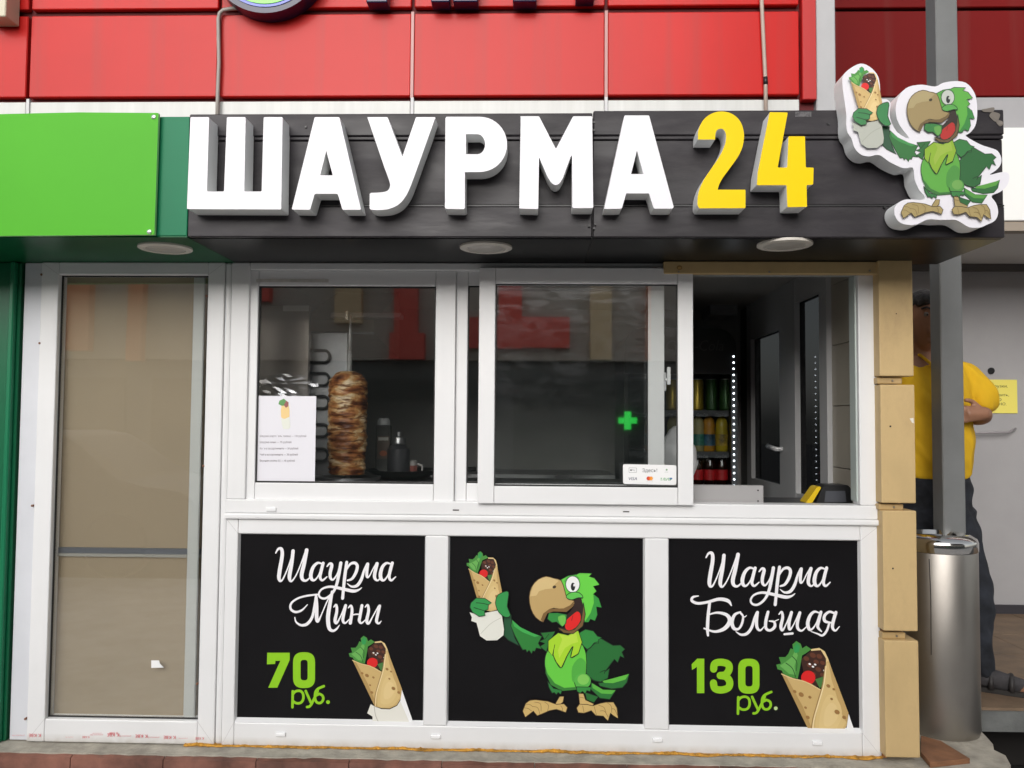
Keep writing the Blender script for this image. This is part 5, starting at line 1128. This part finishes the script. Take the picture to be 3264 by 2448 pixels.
# ------------------------------------------------------------------ person behind the post
def blob_mesh(name, chains, mats, parent, voxel=0.008, idxf=None, smooth=5, fold=0.0):
    """tapered limb chains fused into one continuous skin"""
    bm = bmesh.new()
    for ch in chains:
        pts = [Vector(c[:3]) for c in ch]; rs = [(c[3], c[4] if len(c) > 4 else c[3]) for c in ch]; N = 16; rings = []
        fine = []
        for i in range(len(pts)-1):
            for s in range(4): fine.append((i + s/4))
        fine.append(len(pts)-1)
        sp = spline([tuple(p)+r for p, r in zip(pts, rs)], 4)
        ref = Vector((1, 0, 0))
        for i, q in enumerate(sp):
            p = Vector(q[:3]); d = (Vector(sp[min(i+1, len(sp)-1)][:3])-Vector(sp[max(i-1, 0)][:3])).normalized()
            rr = (ref - d*ref.dot(d))
            if rr.length < 0.1: rr = Vector((0, 0, 1)) - d*d.z
            rr.normalize(); qq = d.cross(rr)
            rings.append([bm.verts.new(p + rr*math.cos(2*math.pi*k/N)*q[3] + qq*math.sin(2*math.pi*k/N)*q[4]) for k in range(N)])
        for a, b in zip(rings, rings[1:]):
            for k in range(N): bm.faces.new((a[k], a[(k+1) % N], b[(k+1) % N], b[k]))
        for rg, sgn in ((rings[0], -1), (rings[-1], 1)):
            c0 = sum((v.co for v in rg), Vector())/N
            d = (c0 - sum((v.co for v in (rings[1] if sgn < 0 else rings[-2])), Vector())/N).normalized()
            rad = (rg[0].co-c0).length*0.5
            mid = [bm.verts.new(c0 + (v.co-c0)*0.7 + d*rad*0.7) for v in rg]; tip = bm.verts.new(c0+d*rad)
            for k in range(N):
                bm.faces.new((rg[k], rg[(k+1) % N], mid[(k+1) % N], mid[k])); bm.faces.new((mid[k], mid[(k+1) % N], tip))
    bmesh.ops.recalc_face_normals(bm, faces=bm.faces)
    me = bpy.data.meshes.new(name); bm.to_mesh(me); bm.free(); o = bpy.data.objects.new(name, me); C.objects.link(o)
    md = o.modifiers.new('r', 'REMESH'); md.mode = 'VOXEL'; md.voxel_size = voxel
    sm = o.modifiers.new('s', 'SMOOTH'); sm.iterations = smooth; sm.factor = 0.5
    dg = bpy.context.evaluated_depsgraph_get(); dg.update()
    m2 = bpy.data.meshes.new_from_object(o.evaluated_get(dg)); bpy.data.objects.remove(o); bpy.data.meshes.remove(me)
    m2.materials.clear()
    if fold:
        nv = [v.normal.copy() for v in m2.vertices]
        for v, q in zip(m2.vertices, nv):
            c = v.co; a = c.x*0.8+c.z*0.9
            v.co = c + q*fold*(mnoise.noise((a*14, c.y*9, (c.z-c.x)*5)) + 0.6*mnoise.noise((c.x*30+c.z*16, c.y*22, c.z*9)))
    return link(name, m2, mats, parent, True)
yP = 0.70
def pp(px, py, dy=0.0): return tuple(at(px, py, yP+dy))
skin = mat('skin', (0.30, 0.145, 0.085), 0.5, var=0.1, scale=14); shirt_m = mat('yellow cotton shirt', (0.68, 0.40, 0.006), 0.85, var=0.12, scale=7, bump=0.9, bscale=8, stretch=(1, 1, 0.5))
jean_m = mat('dark denim', (0.018, 0.021, 0.029), 0.9, var=0.6, scale=7, bump=0.8, bscale=11, stretch=(1, 1, 1.6)); hair_m = mat('greying dark hair', (0.035, 0.032, 0.032), 0.7, var=0.6, scale=60, bump=0.6, bscale=120)
foot_z = ZT
px_c = at(2965, 1300, yP).x
man = thing('person', (px_c+0.05, yP, ZT), 'man in yellow polo shirt and dark jeans half hidden behind the grey post', 'person')
hx = at(2944, 1040, yP).x; zh = at(2944, 930, yP).z
hc = Vector((hx, yP-0.01, zh-0.118))
sh_z = at(3000, 1160, yP).z
xsR = at(3100, 1180, yP).x; xsL = 2*px_c - xsR
elb = Vector(at(3128, 1322, yP-0.03)); elb.y = yP-0.02
wr = Vector((px_c+0.16, yP-0.15, elb.z+0.005)); ARM = {1: (elb, wr), -1: (Vector((xsL-0.03, yP+0.01, elb.z+0.01)), Vector((xsL-0.02, yP-0.03, elb.z-0.25)))}
body = [
 [(hc.x, hc.y+0.01, hc.z+0.085, .055, .065), (hc.x, hc.y+0.005, hc.z+0.05, .074, .092), (hc.x, hc.y, hc.z, .077, .098), (hc.x, hc.y-0.012, hc.z-0.05, .068, .088), (hc.x, hc.y-0.03, hc.z-0.10, .050, .066), (hc.x, hc.y-0.045, hc.z-0.122, .03, .04)],
 [(hc.x, hc.y+0.02, hc.z-0.06, .058), (hc.x+0.004, yP+0.03, hc.z-0.15, .060), (px_c-0.01, yP+0.03, sh_z-0.02, .075)],
 [(hc.x, hc.y-0.094, hc.z+0.012, .009), (hc.x, hc.y-0.108, hc.z-0.018, .012), (hc.x, hc.y-0.110, hc.z-0.034, .017, .013)],
 [(hc.x-0.03, hc.y-0.083, hc.z+0.026, .012), (hc.x, hc.y-0.088, hc.z+0.024, .010), (hc.x+0.03, hc.y-0.083, hc.z+0.026, .012)],
 [(hc.x-0.022, hc.y-0.086, hc.z-0.068, .007), (hc.x, hc.y-0.094, hc.z-0.066, .009), (hc.x+0.022, hc.y-0.086, hc.z-0.068, .007)],
 [(hc.x-0.02, hc.y-0.085, hc.z-0.082, .008), (hc.x, hc.y-0.091, hc.z-0.083, .010), (hc.x+0.02, hc.y-0.085, hc.z-0.082, .008)],
 [(hc.x, hc.y-0.075, hc.z-0.11, .02), (hc.x, hc.y-0.07, hc.z-0.115, .018)],
]
for s in (-1, 1): body.append([(hc.x+s*0.078, hc.y+0.012, hc.z+0.025, .010, .016), (hc.x+s*0.084, hc.y+0.016, hc.z-0.005, .010, .018), (hc.x+s*0.078, hc.y+0.008, hc.z-0.035, .008, .011)])
hipz = at(3000, 1620, yP).z; zhem = at(2950, 1494, yP).z
body += [[(px_c, yP+0.02, sh_z-0.02, .15, .09), (px_c, yP+0.01, sh_z-0.22, .155, .11), (px_c, yP, hipz+0.12, .15, .12), (px_c, yP, hipz-0.02, .155, .11)]]
for s in (-1, 1):
    sx_ = xsR if s > 0 else xsL
    e, w = ARM[s]
    body.append([(px_c+s*0.12, yP+0.02, sh_z-0.05, .06), (sx_-s*0.02, yP+0.02, sh_z-0.06, .058), ((sx_+e.x)/2+s*0.01, (yP+e.y)/2+0.01, (sh_z+e.z)/2-0.03, .052), (e.x-s*0.03, e.y, e.z, .040), ((e.x+w.x)/2, (e.y+w.y)/2, (e.z+w.z)/2-0.01, .036), (w.x, w.y, w.z, .028)])
    hd_ = Vector((-1, -0.12, -0.05)).normalized() if s > 0 else Vector((0.05, -0.15, -1)).normalized()    # where the hand points
    sd_ = Vector((0, 0.1, 1)) if s > 0 else Vector((0, 1, 0)); sd_ = (sd_-hd_*sd_.dot(hd_)).normalized(); nd_ = hd_.cross(sd_)
    k_ = w+hd_*0.085
    body.append([(*w, .028), (*(w+hd_*0.03), .027), (*k_, .024)])
    for ox in (-0.022, 0, 0.022): body.append([(*(w+hd_*0.01+sd_*ox*0.6), .017), (*(k_+sd_*ox), .0145)])
    for ox, ln in ((-0.029, .060), (-0.010, .074), (0.010, .070), (0.029, .052)):
        a = k_+sd_*ox; b = a+hd_*ln*0.5+nd_*0.010; c = b+hd_*ln*0.36+nd_*0.024
        body.append([(*a, .0094), (*b, .0088), (*c, .0074)])
    a = w+hd_*0.028+sd_*0.028; body.append([(*a, .013), (*(a+hd_*0.026+sd_*0.026), .0108), (*(a+hd_*0.055+sd_*0.032), .0085)])
legR_x = at(3118, 1750, yP).x - 0.085
knee = at(3085, 1880, yP).x; ank = at(3150, 2110, yP).x-0.055
legs = {1: [(px_c+0.09, yP, hipz-0.02), (legR_x, yP-0.01, at(3100, 1760, yP).z), (knee+0.02, yP-0.03, at(3080, 1900, yP).z), (ank+0.005, yP-0.01, 0.22), (ank+0.02, yP, ZT+0.06)],
        -1: [(px_c-0.09, yP, hipz-0.02), (px_c-0.10, yP-0.01, hipz-0.22), (px_c-0.11, yP-0.02, 0.48), (px_c-0.11, yP, 0.22), (px_c-0.11, yP+0.01, ZT+0.06)]}
for s, l in legs.items():
    body.append([(*p, r) for p, r in zip(l, (.085, .08, .058, .045, .038))])
    ax, ay, _ = l[-1]; body.append([(ax-0.04, ay+0.01, ZT+0.045, .03), (ax+0.05, ay-0.02, ZT+0.045, .036, .032), (ax+0.14, ay-0.07, ZT+0.034, .026, .04), (ax+0.175, ay-0.09, ZT+0.028, .02, .036)] if s > 0 else [(ax, ay+0.04, ZT+0.045, .03), (ax, ay-0.06, ZT+0.045, .034), (ax-0.01, ay-0.16, ZT+0.03, .04, .022)])
blob_mesh('body', body, skin, man, 0.0065, smooth=3)
torso = [[(px_c, yP+0.025, sh_z+0.005, .085, .075), (px_c, yP+0.02, sh_z-0.045, .18, .105), (px_c, yP+0.008, sh_z-0.16, .185, .125), (px_c, yP-0.005, (sh_z-0.16+zhem)/2, .178, .14), (px_c, yP-0.01, zhem+0.05, .175, .145), (px_c, yP, zhem+0.012, .180, .145)]]
for s in (-1, 1):
    sx_ = xsR if s > 0 else xsL; e = ARM[s][0]
    mid = Vector(((sx_+e.x)/2+s*0.02, (yP+e.y)/2+0.01, (sh_z+e.z)/2-0.035))
    torso.append([(px_c+s*0.13, yP+0.02, sh_z-0.045, .065), (sx_-s*0.02, yP+0.02, sh_z-0.06, .068), (mid.x, mid.y, mid.z, .070), (mid.x+(e.x-mid.x)*0.55, mid.y, mid.z+(e.z-mid.z)*0.5, .066)])
blob_mesh('shirt', torso, shirt_m, man, 0.008, smooth=2, fold=0.011)
tube('collar', [(px_c-0.06, yP-0.045, sh_z+0.035), (px_c-0.035, yP-0.085, sh_z-0.005), (px_c-0.008, yP-0.105, sh_z-0.045), (px_c+0.02, yP-0.085, sh_z-0.005), (px_c+0.05, yP-0.045, sh_z+0.035), (px_c+0.02, yP+0.09, sh_z+0.05), (px_c-0.03, yP+0.09, sh_z+0.05), (px_c-0.06, yP-0.045, sh_z+0.035)], 0.007, shirt_m, man)
pants = [[(px_c, yP-0.005, zhem+0.06, .160, .128), (px_c, yP, hipz+0.08, .166, .132), (px_c, yP, hipz-0.02, .172, .132), (px_c, yP, hipz-0.08, .165, .12)]]
for s, l in legs.items(): pants.append([(*p, r) for p, r in zip(l[:4] + [(l[4][0]+0.012*s, l[4][1], ZT+0.085)], (.100, .094, .072, .060, .056))])
blob_mesh('trousers', pants, jean_m, man, 0.008, smooth=2, fold=0.012)
hairc = [[(hc.x, hc.y+0.02, hc.z+0.112, .03, .04), (hc.x, hc.y+0.018, hc.z+0.095, .066, .080), (hc.x, hc.y+0.022, hc.z+0.055, .083, .096), (hc.x, hc.y+0.045, hc.z-0.01, .080, .075), (hc.x, hc.y+0.055, hc.z-0.07, .062, .05)], [(hc.x-0.055, hc.y-0.058, hc.z+0.066, .027), (hc.x-0.02, hc.y-0.080, hc.z+0.074, .026), (hc.x+0.02, hc.y-0.080, hc.z+0.072, .025), (hc.x+0.055, hc.y-0.058, hc.z+0.062, .027)], [(hc.x-0.072, hc.y-0.02, hc.z+0.06, .02), (hc.x-0.076, hc.y-0.005, hc.z+0.01, .013)], [(hc.x+0.072, hc.y-0.02, hc.z+0.06, .02), (hc.x+0.076, hc.y-0.005, hc.z+0.01, .013)]]
blob_mesh('hair', hairc, hair_m, man, 0.005, smooth=1, fold=0.008)
for s in (-1, 1):
    e = thing; 
    o = lathe('eye', [(0.001, -0.011), (0.008, -0.008), (0.011, 0), (0.008, 0.008), (0.001, 0.011)], mat('eye white', (0.22, 0.19, 0.17), 0.3), man, (0, 0, 0), 12); o.data.transform(Matrix.Translation((hc.x+s*0.031, hc.y-0.083, hc.z+0.004)))
    o = lathe('iris', [(0.001, -0.005), (0.005, 0), (0.001, 0.005)], black_m, man, (0, 0, 0), 10); o.data.transform(Matrix.Translation((hc.x+s*0.031, hc.y-0.0925, hc.z+0.0015)))
    tube('eyebrow', [(hc.x+s*0.014, hc.y-0.098, hc.z+0.026), (hc.x+s*0.034, hc.y-0.095, hc.z+0.034), (hc.x+s*0.052, hc.y-0.082, hc.z+0.029)], 0.0045, hair_m, man, 8)
for s, l in legs.items():
    ax, ay, _ = l[-1]
    a = (Vector((ax-0.06, ay+0.02)), Vector((ax+0.20, ay-0.10))) if s > 0 else (Vector((ax+0.005, ay+0.06)), Vector((ax-0.012, ay-0.20)))
    d = (a[1]-a[0]).normalized(); nn = Vector((-d.y, d.x)); ln = (a[1]-a[0]).length
    ol = spline([a[0]+d*ln*t_+nn*w_ for t_, w_ in ((0, 0), (0.05, .03), (0.3, .036), (0.7, .046), (0.95, .035), (1.0, 0), (0.95, -.035), (0.7, -.043), (0.3, -.034), (0.05, -.03))], 3, True)
    n = len(ol); vs = [(x, y, ZT+0.0012) for x, y in ol] + [(x, y, ZT+0.02) for x, y in ol]
    o = raw('sandal', vs, [tuple(range(n-1, -1, -1)), tuple(range(n, 2*n))] + [(i, (i+1) % n, n+(i+1) % n, n+i) for i in range(n)], mat('sandal sole', (0.02, 0.018, 0.016), 0.7), man)
    up_ = [(*(a[0]+d*ln*0.12), ZT+0.055, .040, .034), (*(a[0]+d*ln*0.35), ZT+0.056, .042, .040), (*(a[0]+d*ln*0.68), ZT+0.036, .044, .026), (*(a[0]+d*ln*0.88), ZT+0.028, .036, .018)]
    blob_mesh('shoe_upper', [[(x, y, z, r2, r1) if abs(d.x) > abs(d.y) else (x, y, z, r1, r2) for x, y, z, r1, r2 in up_]], mat('worn dark suede', (0.045, 0.042, 0.045), 0.85, var=0.4, scale=30), man, 0.006, smooth=2)
    for t_ in (0.35, 0.62):
        c0 = a[0]+d*ln*t_; tube('strap', [(*(c0+nn*.042), ZT+0.018), (*(c0+nn*.03), ZT+0.066), (*c0, ZT+0.078), (*(c0-nn*.03), ZT+0.066), (*(c0-nn*.042), ZT+0.018)], 0.012, mat('sandal strap', (0.025, 0.022, 0.022), 0.6), o, 8)

# ------------------------------------------------------------------ across the street (seen in the panes)
YO = -12.0
def mir(px, py):                          # pixel in the panes -> point on the opposite front (mirrored in the plane of the glass)
    p = at(px, py, -YO); return Vector((p.x, YO, p.z))
opp = thing('opposite_building', (0, YO-3, ZG-0.12), 'low shop building across the street reflected in the panes', 'building')
zband = mir(1700, 1148).z; zroof = mir(1700, 860).z
box('ground_floor', -16, 16, YO-6, YO-0.3, ZG-0.12, zband, mat('dark shopfront', (0.12, 0.13, 0.125), 0.6, var=0.08, scale=1.2), opp)
box('sign_band', -16, 16, YO-6, YO-0.15, zband+0.001, zroof, mat('grey sign band', (0.48, 0.44, 0.38), 0.6), opp)
for k in range(9):
    x = -14+k*3.4; box('shop_window', x, x+2.9, YO-0.31, YO-0.26, ZG+0.4, zband-0.35, mat('dark shop glass', (0.055, 0.068, 0.062), 0.45), opp)
ored, ocream, oorange = mat('red sign letter', (0.80, 0.10, 0.07), 0.5), mat('cream sign letter', (0.78, 0.60, 0.36), 0.5), mat('orange sign letter', (0.80, 0.26, 0.10), 0.5)
def oletter(name, rects, m_, label):
    bm = bmesh.new()
    for i, (a, b, c, d) in enumerate(rects):
        p, q = mir(a, b), mir(c, d); bm_box(bm, min(p.x, q.x), max(p.x, q.x), YO-0.149, YO+0.05+0.004*i, min(p.z, q.z), max(p.z, q.z))
    o = frombm(name, bm, m_); tag(o, label, 'sign letter', 'letters on the building opposite')
oletter('sign_board_letter', [(1590, 862, 1662, 1112), (1440, 1010, 1815, 1110)], ored, 'big red angular letter reflected in the sliding pane')
oletter('sign_board_letter', [(1883, 864, 1950, 1147)], ocream, 'cream upright letter bar reflected in the sliding pane')
oletter('sign_board_letter', [(2060, 864, 2072, 1147)], oorange, 'thin orange letter edge reflected beside the cream bar')
oletter('sign_board_letter', [(1258, 864, 1330, 1080), (1240, 1060, 1352, 1146)], ored, 'red splayed letter reflected at the right of the left pane')
oletter('sign_board_letter', [(1068, 864, 1150, 1030)], ocream, 'cream letter reflected over the meat spit')
oletter('sign_board_letter', [(820, 864, 858, 960)], ored, 'small red letter edge reflected at the left of the fixed pane')
oletter('sign_board_letter', [(208, 868, 278, 1115)], oorange, 'wide orange letter reflected in the tall left window')
oletter('sign_board_letter', [(408, 868, 448, 1150)], oorange, 'narrow orange letter reflected in the tall left window')
cx_ = mir(2005, 1340)
bm = bmesh.new(); s_ = 0.165
bm_box(bm, cx_.x-s_, cx_.x+s_, YO-0.255, YO-0.15, cx_.z-s_/3, cx_.z+s_/3); bm_box(bm, cx_.x-s_/3, cx_.x+s_/3, YO-0.257, YO-0.148, cx_.z-s_, cx_.z+s_)
crs = frombm('pharmacy_cross', bm, mat('green led cross', (0.02, 0.3, 0.05), 0.5, emit=(0.05, 1.0, 0.12), estr=0.75)); tag(crs, 'lit green pharmacy cross reflected in the sliding pane', 'sign')
tb = thing('added_tall_block', (11, YO-4, ZG-0.12), 'unseen tall grey block added at the right as a dark reflection for the red panels', 'building')  # unseen block, added so the red panels reflect something dark
box('wall', 5.2, 22, YO-10, YO-2.2, ZG-0.12, 15, mat('grey brown facade', (0.09, 0.075, 0.07), 0.8, var=0.15, scale=1), tb)
for i in range(5):
    for j in range(4): box('window', 6.2+i*3, 7.6+i*3, YO-2.21, YO-2.16, 2.2+j*3, 3.7+j*3, mat('block window', (0.03, 0.035, 0.04), 0.1), tb)
# parked car
car = thing('parked_car', (-5.4, -6.0, ZG-0.12), 'dark grey car parked at the kerb, faintly reflected in the tall left window', 'car')
cz0 = ZG-0.12; cp = mat('dark silver car paint', (0.05, 0.051, 0.053), 0.7, 0.0, spec=0.2); cg = mat('car glass', (0.03, 0.035, 0.04), 0.7, spec=0.15)
X0 = -7.6
side = [(0, .42), (0.02, .68), (0.12, .82), (0.9, .92), (1.5, 1.36), (2.0, 1.44), (2.75, 1.42), (3.4, .98), (4.05, .86), (4.22, .68), (4.24, .40), (3.95, .25), (0.3, .25)]
sp = spline(side, 3, True); n = len(sp); vs = []
for w_, k in ((-0.84, 0.0), (-0.80, 1.0), (0.80, 1.0), (0.84, 0.0)):
    for x, z in sp:
        tp_ = max(0, (z-0.95)/0.5)*0.16; yy = (abs(w_)-tp_-(0.0 if k == 0 else 0.0))*(1 if w_ > 0 else -1)
        vs.append((X0+x if k == 0 else X0+x, -6.0+yy, cz0+z+(0.0 if k == 0 else 0.01)))
fs = [(a*n+i, a*n+(i+1) % n, (a+1)*n+(i+1) % n, (a+1)*n+i) for a in range(3) for i in range(n)] + [tuple(range(n-1, -1, -1)), tuple(3*n+i for i in range(n))]
o = raw('body', vs, fs, cp, car); bm = bmesh.new(); bm.from_mesh(o.data); bmesh.ops.recalc_face_normals(bm, faces=bm.faces); bm.to_mesh(o.data); bm.free(); o.data.polygons.foreach_set('use_smooth', [len(f) == 4 for f in fs])
for yy, s in ((-6.0+0.70, 1), (-6.0-0.70, -1)):
    raw('side_window', [(X0+1.15, yy+s*0.115, cz0+.96), (X0+3.25, yy+s*0.115, cz0+.98), (X0+2.7, yy-s*0.005, cz0+1.36), (X0+1.6, yy-s*0.005, cz0+1.34)], [(0, 1, 2, 3)], cg, car)
raw('windscreen', [(X0+3.40, -6.68, cz0+1.01), (X0+3.40, -5.32, cz0+1.01), (X0+2.83, -5.42, cz0+1.42), (X0+2.83, -6.58, cz0+1.42)], [(0, 1, 2, 3)], cg, car)
for s in (-1, 1):
    lathe('headlight', [(0.02, -0.05), (0.10, -0.03), (0.12, 0), (0.09, 0.04), (0.02, 0.06)], mat('headlamp', (0.75, 0.77, 0.8), 0.08, 0.3), car, (X0+4.10, -6.0+s*0.62, cz0+0.70), 16)
    for xx in (0.85, 3.4):
        o = lathe('wheel', [(0.12, -0.1), (0.31, -0.1), (0.33, -0.07), (0.33, 0.07), (0.31, 0.1), (0.12, 0.1)], mat('tyre', (0.015, 0.015, 0.015), 0.8), car, (0, 0, 0), 24)
        o.data.transform(Matrix.Translation((X0+xx, -6.0+s*0.76, cz0+0.33)) @ Matrix.Rotation(R(90), 4, 'X'))
